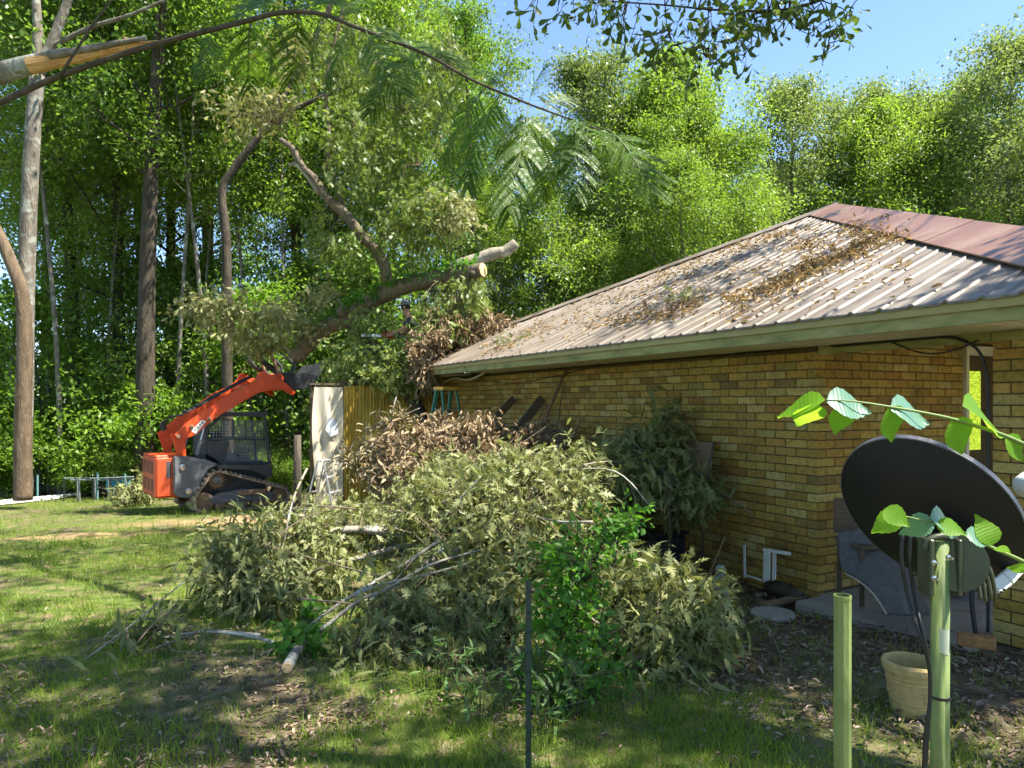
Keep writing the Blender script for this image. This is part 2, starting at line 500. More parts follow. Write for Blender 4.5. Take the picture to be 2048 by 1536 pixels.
# patio slab in the recess
sl = MB()
sl.prism([(-.05, -.36), (-1.75, -.36), (-1.75, -.11), (-2.1, -.11), (-2.1, 3.3), (0, 3.3), (0, 0), (-.05, 0)][::-1],
         C0, -EV, WV, Vector((0, 0, 1)), -.35, -.035)
tag(sl.build('patio_slab', M_CONC, bevel=.012), kind='structure')
M_PALECONC = mat('pale_bounce_concrete', [(.56, .52, .44), (.64, .60, .52)], 3, .9, bump=.2, bscale=60)
sl = MB(); sl.prism([(-2.11, -1.2), (-9.5, -4.5), (-9.5, 6), (-2.11, 6)][::-1], C0, -EV, WV, Vector((0, 0, 1)), -.3, -.045)  # unseen pale slab added to bounce sun onto the porch wall
tag(sl.build('bounce_slab', M_PALECONC), kind='structure')

# ------------------------------------------------------------------ house
house = empty('brick_house', hp(4, 0, 0), 0, 'low yellow brick house with a hipped ribbed metal roof', 'house')
HINV = Matrix.Translation(-house.location)
def hpart(o):
    """put a part built in world coordinates under the house"""
    o.parent = house; o.matrix_parent_inverse = HINV; return o
core = MB()
ZB = -.75
inset = .012
fp = [(9.2, 0), (0, 0), (0, 3.3), (-1.49, 3.3), (-1.49, 0), (-1.85, 0), (-1.85, 10.4), (9.2, 10.4)]
# footprint pulled in by the brick depth so the bricks stand proud of the mortar
fpi = [(9.2 - inset, inset), (inset, inset), (inset, 3.3), (-1.85 + inset, 3.3), (-1.85 + inset, 10.4), (9.2 - inset, 10.4)]
core.prism(fpi, C0, -EV, WV, Vector((0, 0, 1)), ZB, 2.20)
hpart(core.build('wall', M_MORTAR))
col_ = MB(); col_.prism([(-1.49 - inset, inset), (-1.85 + inset, inset), (-1.85 + inset, .36), (-1.49 - inset, .36)], C0, -EV, WV, Vector((0, 0, 1)), -.3, 2.3)
hpart(col_.build('porch_pier', M_MORTAR))
top = MB(); top.prism([(inset, inset), (inset, 3.3), (.3, 3.3), (.3, inset)], C0, -EV, WV, Vector((0, 0, 1)), 2.2, 2.5)
hpart(top.build('wall', M_MORTAR))

# brick materials: colour comes with each brick
def brick_mat(name, src):
    m, nt, N, L, B = new_mat(name)
    if src == 'object':
        c = N.new('ShaderNodeObjectInfo').outputs['Color']
    else:
        a = N.new('ShaderNodeAttribute'); a.attribute_name = 'bcol'; c = a.outputs['Color']
    g_ = N.new('ShaderNodeNewGeometry')
    nz = N.new('ShaderNodeTexNoise'); nz.inputs['Scale'].default_value = 26; nz.inputs['Detail'].default_value = 6; nz.inputs['Roughness'].default_value = .7
    L.new(g_.outputs['Position'], nz.inputs['Vector'])
    r = ramp_node(N, [(.32, (.5, .46, .38)), (.5, (1, 1, 1)), (.68, (1.25, 1.25, 1.15))])
    L.new(nz.outputs['Fac'], r.inputs[0])
    mx = N.new('ShaderNodeMix'); mx.data_type = 'RGBA'; mx.blend_type = 'MULTIPLY'; mx.inputs[0].default_value = .8
    L.new(c, mx.inputs[6]); L.new(r.outputs[0], mx.inputs[7])
    # damp green-black stains in patches
    n2 = N.new('ShaderNodeTexNoise'); n2.inputs['Scale'].default_value = 2.3; n2.inputs['Detail'].default_value = 7
    L.new(g_.outputs['Position'], n2.inputs['Vector'])
    r2 = ramp_node(N, [(.56, (0, 0, 0)), (.75, (.55, .55, .55))]); L.new(n2.outputs['Fac'], r2.inputs[0])
    mx2 = N.new('ShaderNodeMix'); mx2.data_type = 'RGBA'
    L.new(r2.outputs[0], mx2.inputs[0]); L.new(mx.outputs[2], mx2.inputs[6]); mx2.inputs[7].default_value = (.055, .05, .02, 1)
    L.new(mx2.outputs[2], B.inputs['Base Color'])
    B.inputs['Roughness'].default_value = .85; B.inputs['Specular IOR Level'].default_value = .25
    bp = N.new('ShaderNodeBump'); bp.inputs['Strength'].default_value = .35; bp.inputs['Distance'].default_value = .008
    L.new(nz.outputs['Fac'], bp.inputs['Height']); L.new(bp.outputs[0], B.inputs['Normal'])
    return m
MB_OBJ, MB_ATT = brick_mat('brick_fired_clay', 'object'), brick_mat('brick_fired_clay_field', 'attr')
BR_COLS = [(.295, .195, .042)] * 7 + [(.325, .222, .052)] * 6 + [(.27, .165, .034)] * 5 + [(.34, .26, .085)] * 5 + [(.25, .135, .033)] * 1 + [(.20, .135, .04)] * 1 + [(.26, .19, .05)] * 2
BL, BH, BD, JT = .234, .0713, .11, .010
PL, PH = BL + JT, .0813
def brick_geo():
    c = .0035
    x, y, z = .5, BD, BH / 2
    # unit length along x (scaled per brick); front face at y=0, chamfered
    v = [(-x, y, -z), (x, y, -z), (x, y, z), (-x, y, z), (-x, c, -z), (x, c, -z), (x, c, z), (-x, c, z),
         (-x + .015, 0, -z + c), (x - .015, 0, -z + c), (x - .015, 0, z - c), (-x + .015, 0, z - c)]
    f = [(0, 1, 5, 4), (1, 2, 6, 5), (2, 3, 7, 6), (3, 0, 4, 7), (4, 5, 9, 8), (5, 6, 10, 9), (6, 7, 11, 10), (7, 4, 8, 11), (8, 9, 10, 11)]
    return v, f
bv, bf = brick_geo()
bme = bpy.data.meshes.new('brick'); bme.from_pydata(bv, [], bf); bme.materials.append(MB_OBJ); bme.update()
bricks = []     # (origin xyz of face centre, rz, length)
def lay(rows, x0, x1, frame, rz, start_fn, skip=None):
    """rows of bricks from x0 to x1 along a wall; start_fn(row) gives the first joint"""
    for r in rows:
        z = ZB + r * PH + BH / 2
        xs = start_fn(r)
        while xs < x1 - .02:
            a, b = max(xs, x0), min(xs + BL, x1)
            if b - a > .03 and not (skip and skip((a + b) / 2, z)):
                bricks.append((frame((a + b) / 2) + Vector((0, 0, z)), rz, b - a))
            xs += PL
NROW = int((2.20 - ZB) / PH) + 1
# main wall: x along EV measured from the far end (-9.2) to the corner (0)
even = lambda r: r % 2 == 0
# even rows end with a full brick at the corner, odd rows stop short of the header of the return wall
for r in range(NROW):
    z = ZB + r * PH + BH / 2
    if z + BH / 2 > SOF_Z + .02: continue
    xe = 0.0 if even(r) else -(BD + JT)
    x = xe
    while x > -9.2 + .03:
        a, b = max(x - BL, -9.2), x
        if b - a > .03: bricks.append((C0 + EV * ((a + b) / 2) + Vector((0, 0, z)), RZ_L, b - a))
        x -= PL
for r in range(int((2.46 - ZB) / PH)):
    z = ZB + r * PH + BH / 2
    if z < -.05: continue
    x = (BD + JT) if even(r) else 0.0
    while x < 3.25:
        a, b = x, x + BL
        lim = 2.27 if (.75 < z < 2.30) else 3.3
        b = min(b, lim)
        if b - a > .03: bricks.append((C0 + WV * ((a + b) / 2) + Vector((0, 0, z)), RZ_R, b - a))
        x += PL
for r in range(NROW):
    z = ZB + r * PH + BH / 2
    if z < -.02 or z + BH / 2 > SOF_Z + .02: continue
    x = 1.49 if even(r) else 1.49 - .12
    while x < 1.84:
        a, b = max(x, 1.49), min(x + BL, 1.85)
        if b - a > .03: bricks.append((C0 + EV * ((a + b) / 2) + Vector((0, 0, z)), RZ_L, b - a))
        x += PL
def px_area(b):
    p, rz, ln = b
    d = Vector((math.cos(rz), math.sin(rz), 0))
    q = [p - d * ln / 2, p + d * ln / 2]
    us = [(FPX * t.x / t.y + CXP, HZP - FPX * (t.z - EYE) / t.y) for t in q]
    if not all(-20 < u < 2068 and 600 < v < 1330 for u, v in us): return 0
    hidden = 1.0
    u, v = us[0]
    if rz == RZ_L and u < 1640 and v > 1010 + (1500 - u) * -.2 and u < 1430: hidden = .2    # behind the brush
    return abs(us[1][0] - us[0][0]) * FPX * BH / p.y * hidden
bricks.sort(key=px_area, reverse=True)
rb = random.Random(3)
def brick_col(): 
    c = rb.choice(BR_COLS); k = rb.uniform(.82, 1.18); return (c[0] * k, c[1] * k * rb.uniform(.95, 1.05), c[2] * k, 1)
def brick_mx(b):
    p, rz, ln = b
    inward = Vector((-math.sin(rz), math.cos(rz), 0))
    return (Matrix.Translation(p + inward * rb.uniform(-.002, .0015)) @ Matrix.Rotation(rz + rb.uniform(-.004, .004), 4, 'Z')
            @ Matrix.Rotation(rb.uniform(-.006, .006), 4, 'Y') @ Matrix.Diagonal((ln, 1, 1, 1)))
for b in bricks[:300]:
    o = bpy.data.objects.new('brick', bme); COL.objects.link(o)
    o.parent = house; o.matrix_parent_inverse = HINV; o.matrix_basis = brick_mx(b); o.color = brick_col()
fv, ff, fc = [], [], []
for b in bricks[300:]:
    mxb = brick_mx(b); base = len(fv); c = brick_col()
    fv += [tuple(mxb @ Vector(v)) for v in bv]; ff += [tuple(base + i for i in f) for f in bf]; fc += [c] * len(bv)
fme = bpy.data.meshes.new('brickwork'); fme.from_pydata(fv, [], ff)
ca = fme.color_attributes.new('bcol', 'FLOAT_COLOR', 'POINT'); ca.data.foreach_set('color', np.array(fc, np.float32).ravel())
fme.materials.append(MB_ATT); fme.update()
tag(hpart(link('brickwork', fme)), kind='stuff')

# roof of ribbed panels
def roof_metal(name, c):
    m, nt, N, L, B = new_mat(name)
    g_ = N.new('ShaderNodeNewGeometry')
    vr = N.new('ShaderNodeVectorRotate'); vr.rotation_type = 'Z_AXIS'; vr.inputs['Angle'].default_value = -RZ_R
    L.new(g_.outputs['Position'], vr.inputs['Vector'])
    mp = N.new('ShaderNodeMapping'); mp.inputs['Scale'].default_value = (.35, 5, .35); L.new(vr.outputs[0], mp.inputs['Vector'])
    nz = N.new('ShaderNodeTexNoise'); nz.inputs['Scale'].default_value = 2.2; nz.inputs['Detail'].default_value = 9; nz.inputs['Roughness'].default_value = .65
    L.new(mp.outputs[0], nz.inputs['Vector'])
    r = ramp_node(N, c); L.new(nz.outputs['Fac'], r.inputs[0])
    n2 = N.new('ShaderNodeTexNoise'); n2.inputs['Scale'].default_value = 1.6; n2.inputs['Detail'].default_value = 8; L.new(g_.outputs['Position'], n2.inputs['Vector'])
    r2 = ramp_node(N, [(.42, (1, 1, 1)), (.7, (.62, .55, .46))]); L.new(n2.outputs['Fac'], r2.inputs[0])
    mx = N.new('ShaderNodeMix'); mx.data_type = 'RGBA'; mx.blend_type = 'MULTIPLY'; mx.inputs[0].default_value = 1
    L.new(r.outputs[0], mx.inputs[6]); L.new(r2.outputs[0], mx.inputs[7])
    L.new(mx.outputs[2], B.inputs['Base Color'])
    B.inputs['Roughness'].default_value = .5; B.inputs['Metallic'].default_value = .15; B.inputs['Specular IOR Level'].default_value = .4
    return m
M_ROOF = roof_metal('weathered_roof_metal', [(.3, (.11, .088, .064)), (.5, (.195, .16, .12)), (.7, (.25, .212, .17))])
def umax(s):
    return APEX_U * (s - ER_S) / (APEX_S - ER_S) if s < APEX_S else APEX_U * (EL_S - s) / (EL_S - APEX_S)
prof = [(0, 0), (.07, 0), (.085, .004), (.10, 0), (.172, 0), (.190, .014), (.211, .014), (.229, 0)]
def ribbed(s0, s1, name):
    cols = []
    k = s0
    while k < s1 - 1e-6:
        for a, h in prof[:-1]: cols.append((k + a, h))
        k += .229
    cols.append((k, 0))
    cols = [(min(s, EL_S - .01), h) for s, h in cols if s < EL_S + .2]
    if APEX_S > cols[0][0] and APEX_S < cols[-1][0]:
        cols.append((APEX_S, 0)); cols.sort()
    b = MB(); vs = []; fs = []
    for s, h in cols:
        um = max(umax(s), .0)
        vs += [roofp(s, -.035, h - .02 + .004), roofp(s, -.03, h), roofp(s, um / 2, h), roofp(s, um, h)]
    for i in range(len(cols) - 1):
        for j in range(3):
            fs.append((4 * i + j, 4 * i + 4 + j, 4 * i + 5 + j, 4 * i + 1 + j))
    b.add(vs, fs)
    return hpart(b.build(name, M_ROOF))
k = ER_S
while k < EL_S - .05:
    ribbed(k, min(k + .916, EL_S), 'roof_panel'); k += .916
ba = MB()
A = roofp(APEX_S, APEX_U, .0)
BLc, BRc = roofp(EL_S, 12.12) , roofp(ER_S, 12.12)
BLc.z = BRc.z = EAVE_Z
for tri in ((roofp(EL_S, 0), BLc, A), (BLc, BRc, A), (BRc, roofp(ER_S, 0), A)):
    ba = MB(); ba.add(tri, [(0, 1, 2)]); hpart(ba.build('roof_slope', M_ROOF))
# hip caps, in lengths that overlap; the closure shows a dark edge over the ribs
def hip(sa, name_len, n, w0):
    base = roofp(sa, -.02, 0); d = (A - base); Ld = d.length; d.normalize()
    inn = Vector((-1 if sa < APEX_S else 1, 0, 0))
    # direction on the front plane, square to the hip
    pl_s, pl_u = -EV, (WV + Vector((0, 0, PITCH))).normalized()
    nrm = pl_s.cross(pl_u).normalized()
    if nrm.z < 0: nrm = -nrm
    side = nrm.cross(d).normalized()
    mid = roofp(APEX_S, 1.0) - base
    if side.dot(mid) < 0: side = -side
    oth = Vector((-side.x, -side.y, side.z * -1)); oth = (d.cross(Vector((0, 0, 1)))).normalized()
    if oth.dot(side) > 0: oth = -oth
    oth = (oth * .9 + Vector((0, 0, -.35))).normalized()
    for i in range(n):
        a = base + d * (Ld * i / n); b = base + d * (Ld * (i + 1) / n + (.06 if i < n - 1 else .05))
        up = nrm * (.034 + .004 * (i % 2)); top_ = Vector((0, 0, .075 + .004 * (i % 2)))
        m_ = MB()
        vs = [a + side * w0 + up, b + side * w0 + up, b + top_, a + top_, a + oth * .22 + Vector((0, 0, .05)), b + oth * .22 + Vector((0, 0, .05)),
              a + side * w0 + up - nrm * .014, b + side * w0 + up - nrm * .014]
        m_.add(vs, [(0, 1, 2, 3), (3, 2, 5, 4), (6, 7, 1, 0)])
        hpart(m_.build('hip_cap', M_ROOFCAP if sa < 0 else M_ROOF))
hip(ER_S, 2, 3, .42)
hip(EL_S, 2, 5, .13)
# fascia, drip edge, soffit
def along(name, s0, s1, o0, o1, z0, z1, m, bev=0.0):
    b = MB(); b.prism([(o0, z0), (o1, z0), (o1, z1), (o0, z1)], hp(s0, 0, 0), NV, Vector((0, 0, 1)), -EV, 0, s1 - s0)
    return hpart(b.build(name, m, bevel=bev))
for s0, s1 in ((-2.92, 1.9), (1.903, 6.0), (6.003, 9.88)):
    along('fascia_board', s0, s1, OVER - .045, OVER - .015, FASC_Z, EAVE_Z - .055, M_TRIM, .003)
    along('drip_edge', s0, s1, OVER - .04, OVER + .012, EAVE_Z - .085, EAVE_Z - .012, M_DRIP, .004)
# end fascias of the eave square
for sE in (9.88, -2.92):
    b = MB(); b.beam(hp(sE, OVER - .02, FASC_Z + .08), hp(sE, -11.2, FASC_Z + .08), .03, .16); hpart(b.build('fascia_board', M_TRIM))
s = -2.92
while s < 9.85:
    w = min(.305, 9.86 - s)
    if not (6.35 < s < 7.2):
        b = MB()
        for q in range(3):
            b.prism([(0, 0), (.088, 0), (.093, .008), (.1, .008), (.1, .014), (0, .014)], hp(s + q * .1017, 0, SOF_Z), -EV, Vector((0, 0, 1)), NV, -.0 if not (-1.49 < s < -.3) else -.02, OVER - .05)
        hpart(b.build('soffit_panel', M_SOFFIT))
    s += .305
# recess ceiling, header over the opening
b = MB(); b.prism([(.0, .13), (-2.85, .13), (-2.85, 3.3), (.0, 3.3)], C0, -EV, WV, Vector((0, 0, 1)), 2.42, 2.45); hpart(b.build('porch_ceiling', M_SOFFIT))
along('header_board', -1.48, -.005, -.045, -.002, 2.142, 2.235, M_TRIM, .003)
along('frieze_board', -1.84, -1.50, .014, .034, 2.142, 2.212, M_TRIM, .003)
# a sagging strip of soffit by the hole
b = MB(); pts = [hp(6.2, .35, 2.20), hp(6.7, .3, 2.13), hp(7.2, .22, 2.11), hp(8.0, .12, 2.17), hp(8.6, .08, 2.10)]
b.tube(spline(pts, 4), .018, 4); hpart(b.build('loose_trim', M_SOFFIT))
# back wall of the porch with a window in the side wall
b = MB(); b.prism([(0, 0), (1.85, 0), (1.85, 2.5), (0, 2.5)], hp(0, -3.28, 0), EV, Vector((0, 0, 1)), WV, 0, .05); hpart(b.build('porch_wall', M_MORTAR))
win = empty('window', C0 + WV * 2.27 + Vector((0, 0, .78)), RZ_R); hpart(win); win['label'] = 'narrow porch window with cream blinds and a pane made to glow green'
M_FRAME = mat('cream_frame', [(.60, .56, .42), (.52, .48, .34)], 5, .55)
wf = MB(); W_, H_ = .98, 1.53
for x0, x1, z0, z1 in ((0, .05, 0, H_), (W_ - .05, W_, 0, H_), (.05, W_ - .05, 0, .05), (.05, W_ - .05, H_ - .10, H_)):
    wf.cbox(((x0 + x1) / 2, -.005, (z0 + z1) / 2), (x1 - x0 - .002, .07, z1 - z0), .005)
wf.build('frame', M_FRAME, win)
for i in range(36):
    b = MB(); b.box((W_ / 2, .03, .07 + i * .0375), (W_ - .11, .034, .003), Matrix.Rotation(R(52), 3, 'X')); b.build('blind_slat', M_FRAME, win)
mp_, nt, N, L, B = new_mat('foliage_glow_pane')
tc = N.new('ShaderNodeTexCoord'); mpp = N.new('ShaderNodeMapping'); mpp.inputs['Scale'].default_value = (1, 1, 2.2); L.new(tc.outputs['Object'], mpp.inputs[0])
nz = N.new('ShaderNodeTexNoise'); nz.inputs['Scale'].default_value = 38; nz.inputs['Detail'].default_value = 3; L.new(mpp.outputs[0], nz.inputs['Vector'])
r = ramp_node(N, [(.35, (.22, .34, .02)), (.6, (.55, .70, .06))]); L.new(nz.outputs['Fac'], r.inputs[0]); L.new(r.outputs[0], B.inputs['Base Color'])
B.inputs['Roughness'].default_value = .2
B.inputs['Emission Strength'].default_value = .32; L.new(r.outputs[0], B.inputs['Emission Color'])  # colour and glow put in for sunlit foliage in the glass
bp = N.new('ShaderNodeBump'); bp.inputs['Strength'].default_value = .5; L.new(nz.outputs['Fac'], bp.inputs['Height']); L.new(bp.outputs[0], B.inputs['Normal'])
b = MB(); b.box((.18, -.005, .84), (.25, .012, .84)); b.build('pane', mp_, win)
# foundation ledge under the pier
along('foundation', -1.95, -1.495, -.02, .10, -.3, -.035 + .0, M_CONC, .01)
# ------------------------------------------------------------------ foliage materials
LF_WOOD = leaf_mat('leaf_woodland', [(0, (.10, .16, .025)), (.4, (.16, .25, .04)), (.75, (.22, .32, .06)), (1, (.30, .38, .11))], .5, tint=(1.3, 1.35, .6))
LF_DARK = leaf_mat('leaf_deep_green_hardwood', [(0, (.08, .145, .025)), (.5, (.13, .22, .04)), (1, (.21, .31, .07))], .5, tint=(1.3, 1.35, .6))  # slightly deeper green than the woodland leaf
LF_PALE = leaf_mat('leaf_pale_willow', [(0, (.13, .18, .05)), (.5, (.20, .26, .085)), (1, (.30, .35, .14))], .45, tint=(1.2, 1.25, .7))
LF_BRIGHT = leaf_mat('leaf_bright_shrub', [(0, (.11, .19, .025)), (.5, (.16, .28, .03)), (1, (.24, .36, .05))], .5, tint=(1.2, 1.25, .6))
LF_OAK = leaf_mat('leaf_wilting_oak', [(0, (.075, .10, .03)), (.35, (.16, .185, .06)), (.7, (.27, .275, .11)), (1, (.42, .38, .20))], .3, .5, .3, (1.1, 1.1, .6))
LF_OAKG = leaf_mat('leaf_oak_hanging', [(0, (.075, .12, .025)), (.35, (.15, .20, .045)), (.7, (.24, .29, .085)), (1, (.36, .38, .15))], .42, .42, .4)
LF_ROOF2 = None
LF_DEAD = leaf_mat('leaf_dead_brown', [(0, (.12, .08, .045)), (.4, (.23, .165, .095)), (.75, (.34, .26, .16)), (1, (.46, .38, .26))], .2, .7, .2, (1.1, 1.0, .7))
LF_ROOF = leaf_mat('leaf_dry_on_roof', [(0, (.16, .09, .04)), (.5, (.32, .21, .09)), (1, (.48, .35, .18))], .2, .7, .2, (1, 1, .8))
LF_LITTER = leaf_mat('leaf_litter', [(0, (.09, .06, .04)), (.4, (.20, .14, .095)), (.75, (.32, .25, .18)), (1, (.44, .38, .31))], .1, .8, .15, (1, 1, .9))
LF_VINE = leaf_mat('leaf_green_vine', [(0, (.05, .13, .02)), (.5, (.09, .22, .025)), (1, (.16, .30, .04))], .5)

# ------------------------------------------------------------------ trees
def grow_tree(seed, H, r0, crown_lo, spread, n_limb, per_tip, leaf, kind, m_leaf, m_bark, lean=(0, 0), bend=.25, tip_r=.55, fork=0, sub=4, up=.55, tone=None):
    """a trunk with limbs (one mesh) and a crown of leaf clusters (one mesh)"""
    rg = np.random.default_rng(seed)
    b = MB()
    n = 14
    ph = rg.uniform(0, 6.28, 4)
    def trunk_at(t):
        return Vector((lean[0] * t * H + bend * (math.sin(3.1 * t + ph[0]) - math.sin(ph[0])) * t, lean[1] * t * H + bend * (math.sin(2.6 * t + ph[1]) - math.sin(ph[1])) * t, t * H - .3 * (t == 0)))
    pts = [trunk_at(i / (n - 1)) for i in range(n)]
    rad = [r0 * ((1 - .85 * (i / (n - 1)) ** 1.1) + (.35 if i == 0 else 0)) for i in range(n)]
    b.tube(pts, rad, 9)
    tips = []
    for i in range(n_limb):
        t = crown_lo + (1 - crown_lo) * ((i + rg.uniform(0, 1)) / n_limb) ** .9
        t = min(t, .985)
        p = trunk_at(t)
        az = i * 2.4 + rg.uniform(-.6, .6)
        f = (t - crown_lo) / (1 - crown_lo)
        Ln = spread * (math.sin(math.pi * min(1, .22 + .75 * f)) ** .8) * rg.uniform(.65, 1.15)
        upv = up * rg.uniform(.4, 1.3) + .5 * f
        d = Vector((math.cos(az), math.sin(az), upv)).normalized()
        q = [p]
        m_ = 6
        for j in range(1, m_):
            d = (d + Vector((rg.normal() * .16, rg.normal() * .16, rg.normal() * .10 + .03))).normalized()
            q.append(q[-1] + d * Ln / (m_ - 1))
        rr = max(.015, r0 * .34 * (1 - t * .75))
        b.tube(q, [rr * (1 - .8 * j / (m_ - 1)) for j in range(m_)], 5, False)
        for j in range(2, m_):
            for k in range(sub if j < m_ - 1 else sub + 1):
                d2 = (d * .5 + Vector((rg.normal(), rg.normal(), rg.normal() * .5 + .15))).normalized()
                L2 = Ln * rg.uniform(.14, .34) + .25
                e = q[j] + d2 * L2
                mid = (q[j] + e) / 2 + Vector((0, 0, .06 * L2))
                if k % 2 == 0: b.tube([q[j], mid, e], [rr * .3, rr * .2, .006], 3, False)
                tips.append(e); tips.append(mid)
    tips = np.array([tuple(t) for t in tips])
    nt_ = len(tips)
    keep = rg.random(nt_) < .92
    tips = tips[keep]; nt_ = len(tips)
    cl = np.repeat(np.arange(nt_), per_tip)
    nl = len(cl)
    rr_ = tip_r * rg.uniform(.55, 1.25, nt_)[cl]
    off = rg.normal(size=(nl, 3)) * rr_[:, None] * np.array([.62, .62, .42])
    P = tips[cl] + off
    Dd = rand_dirs(rg, nl) * .8 + off / (np.linalg.norm(off, axis=1, keepdims=True) + 1e-6) * .5 + np.array([0, 0, -.25])
    Nn = rand_dirs(rg, nl) * .75 + np.array([0, 0, .8])
    S = leaf * rg.uniform(.65, 1.25, nl)
    tone_c = rg.random(nt_)[cl] * .45 + rg.random(nl) * .55
    cme = leaves_mesh('crown', P, Dd, Nn, S, kind, m_leaf, tone_c)
    return b.mesh('trunk', True), cme
def tree_proto(name, **k):
    mb = k['m_bark']
    t, c = grow_tree(**k)
    t.materials.append(mb)
    return (name, t, c)
def plant(proto, x, y, sc=1.0, rz=0.0, label='', group=None, sxy=1.0, cat='tree', name=None, z=None, leafy=True):
    nm, t, c = proto
    e = empty(name or nm, (x, y, ground(x, y) - .05 if z is None else z), rz, label, cat, group)
    e.scale = (sc * sxy, sc * sxy, sc)
    link('trunk', t, e)
    if leafy: link('crown', c, e)
    return e

TALL_A = tree_proto('hardwood_tree', seed=1, H=21, r0=.24, crown_lo=.26, spread=4.2, n_limb=24, per_tip=28, leaf=.16, kind='rhomb', m_leaf=LF_WOOD, m_bark=BARK_DARK, tip_r=.52)
TALL_B = tree_proto('hardwood_tree', seed=2, H=23, r0=.27, crown_lo=.36, spread=4.6, n_limb=22, per_tip=28, leaf=.16, kind='rhomb', m_leaf=LF_DARK, m_bark=BARK_DARK, tip_r=.55, bend=.5)
TALL_C = tree_proto('hardwood_tree', seed=3, H=19, r0=.20, crown_lo=.20, spread=3.8, n_limb=26, per_tip=28, leaf=.15, kind='rhomb', m_leaf=LF_BRIGHT, m_bark=BARK_GREY, tip_r=.5, bend=.7)
AIRY = tree_proto('willow_oak_tree', seed=4, H=15, r0=.17, crown_lo=.14, spread=4.4, n_limb=36, per_tip=34, leaf=.13, kind='rhomb', m_leaf=LF_PALE, m_bark=BARK_GREY, tip_r=.44, bend=.8, sub=4, up=.8)
AIRY2 = tree_proto('willow_oak_tree', seed=14, H=14, r0=.15, crown_lo=.10, spread=4.4, n_limb=36, per_tip=34, leaf=.125, kind='rhomb', m_leaf=LF_WOOD, m_bark=BARK_GREY, tip_r=.44, bend=.9, sub=4, up=.9)
UNDER = tree_proto('understory_tree', seed=5, H=6.5, r0=.06, crown_lo=.10, spread=2.3, n_limb=22, per_tip=15, leaf=.15, kind='rhomb', m_leaf=LF_DARK, m_bark=TWIG_DARK, tip_r=.5, sub=3)
UNDER2 = tree_proto('understory_tree', seed=6, H=5.0, r0=.05, crown_lo=.08, spread=2.2, n_limb=20, per_tip=15, leaf=.14, kind='rhomb', m_leaf=LF_BRIGHT, m_bark=TWIG_DARK, tip_r=.45, sub=3)
SHRUB = tree_proto('wild_shrub', seed=7, H=1.9, r0=.03, crown_lo=.05, spread=1.4, n_limb=16, per_tip=22, leaf=.11, kind='rhomb', m_leaf=LF_BRIGHT, m_bark=TWIG_DARK, tip_r=.3, sub=3)
SHRUB2 = tree_proto('wild_shrub', seed=8, H=2.4, r0=.03, crown_lo=.05, spread=1.6, n_limb=18, per_tip=24, leaf=.12, kind='rhomb', m_leaf=LF_WOOD, m_bark=TWIG_DARK, tip_r=.35, sub=3)

def px_x(px, Y): return (px - CXP) / FPX * Y
# trees whose trunks can be told apart: (proto, px of the trunk at the ground, depth, scale, turn, label)
named = [
    (TALL_B, 150, 25, .95, .3, 'dark trunked tree second from the left edge, behind the pale leaning trunk'),
    (TALL_A, 243, 23.5, .95, 1.4, 'slim straight dark tree between the pale trunk and the loader'),
    (TALL_B, 290, 20.5, 1.05, 2.2, 'thick dark tree rising just behind the rear of the loader'),
    (TALL_A, 338, 26, 1.0, 3.3, 'slim dark tree right of the thick trunk behind the loader'),
    (TALL_A, 372, 29, 1.0, 4.3, 'far slim tree seen just above the loader arm pivot'),
    (TALL_B, 600, 25, .95, 5.1, 'straight dark tree behind the forked branch of the lifted log'),
    (TALL_A, 672, 28, 1.0, .9, 'tall tree behind the raised bucket and the hanging oak leaves'),
    (TALL_C, 893, 26, .86, 2.9, 'thin trunked tree behind the sawn end of the lifted log'),
    (TALL_B, 955, 23, .64, .4, 'dark trunk standing behind the far corner of the roof'),
    (TALL_C, 1055, 25, .66, 3.7, 'dark tree whose bare stem shows right of the upper log stub'),
]
for p, px, Y, sc, rz, lb in named:
    plant(p, px_x(px, Y), Y, sc, rz, lb, 'trees of the wood behind the yard')
right_row = [
    (AIRY, 1130, 24, .92, 0.2, 'grey limbed airy tree just left of the patch of open sky'),
    (AIRY2, 1240, 22, .95, 1.2, 'leaning multi limbed tree under the overhanging oak sprays'),
    (AIRY, 1330, 26, .92, 2.6, 'light green tree behind the left hip of the roof'),
    (AIRY2, 1490, 24, .90, 3.9, 'round headed tree left of the roof peak'),
    (AIRY, 1570, 27, .94, 5.2, 'tall round topped tree directly behind the roof peak'),
    (AIRY2, 1660, 25, .92, 0.9, 'lower green tree right of the roof peak'),
    (AIRY, 1760, 28, .96, 4.4, 'low crowned tree above the middle of the brown hip cap'),
    (AIRY2, 1850, 25, .98, 2.0, 'tree above the right part of the brown hip cap'),
    (AIRY, 1930, 30, .96, 1.5, 'grey green tall tree near the right edge of the sky'),
    (AIRY2, 2010, 26, .92, 5.9, 'tree low against the right edge above the hip cap'),
    (AIRY, 2080, 24, .98, 3.1, 'tall tree cut by the right edge of the picture'),
    (TALL_C, 1710, 31, .78, 1.1, 'broad tree behind the gap right of the roof peak'),
    (TALL_C, 1810, 32, .80, 2.7, 'dense tree in the low part of the skyline above the hip cap'),
    (TALL_C, 1420, 31, .72, .5, 'dense green tree filling the view left of the roof peak'),
    (TALL_C, 1980, 33, .95, 4.0, 'dense tree behind the grey green one near the right edge'),
    (AIRY2, 1390, 20, .62, 4.9, 'small bushy tree close behind the left roof slope'),
    (AIRY2, 1200, 19, .50, 2.2, 'small pale tree above the far end of the roof'),
]
for p, px, Y, sc, rz, lb in right_row:
    plant(p, px_x(px, Y), Y, sc, rz, lb, 'trees behind the house')
rt = random.Random(21)
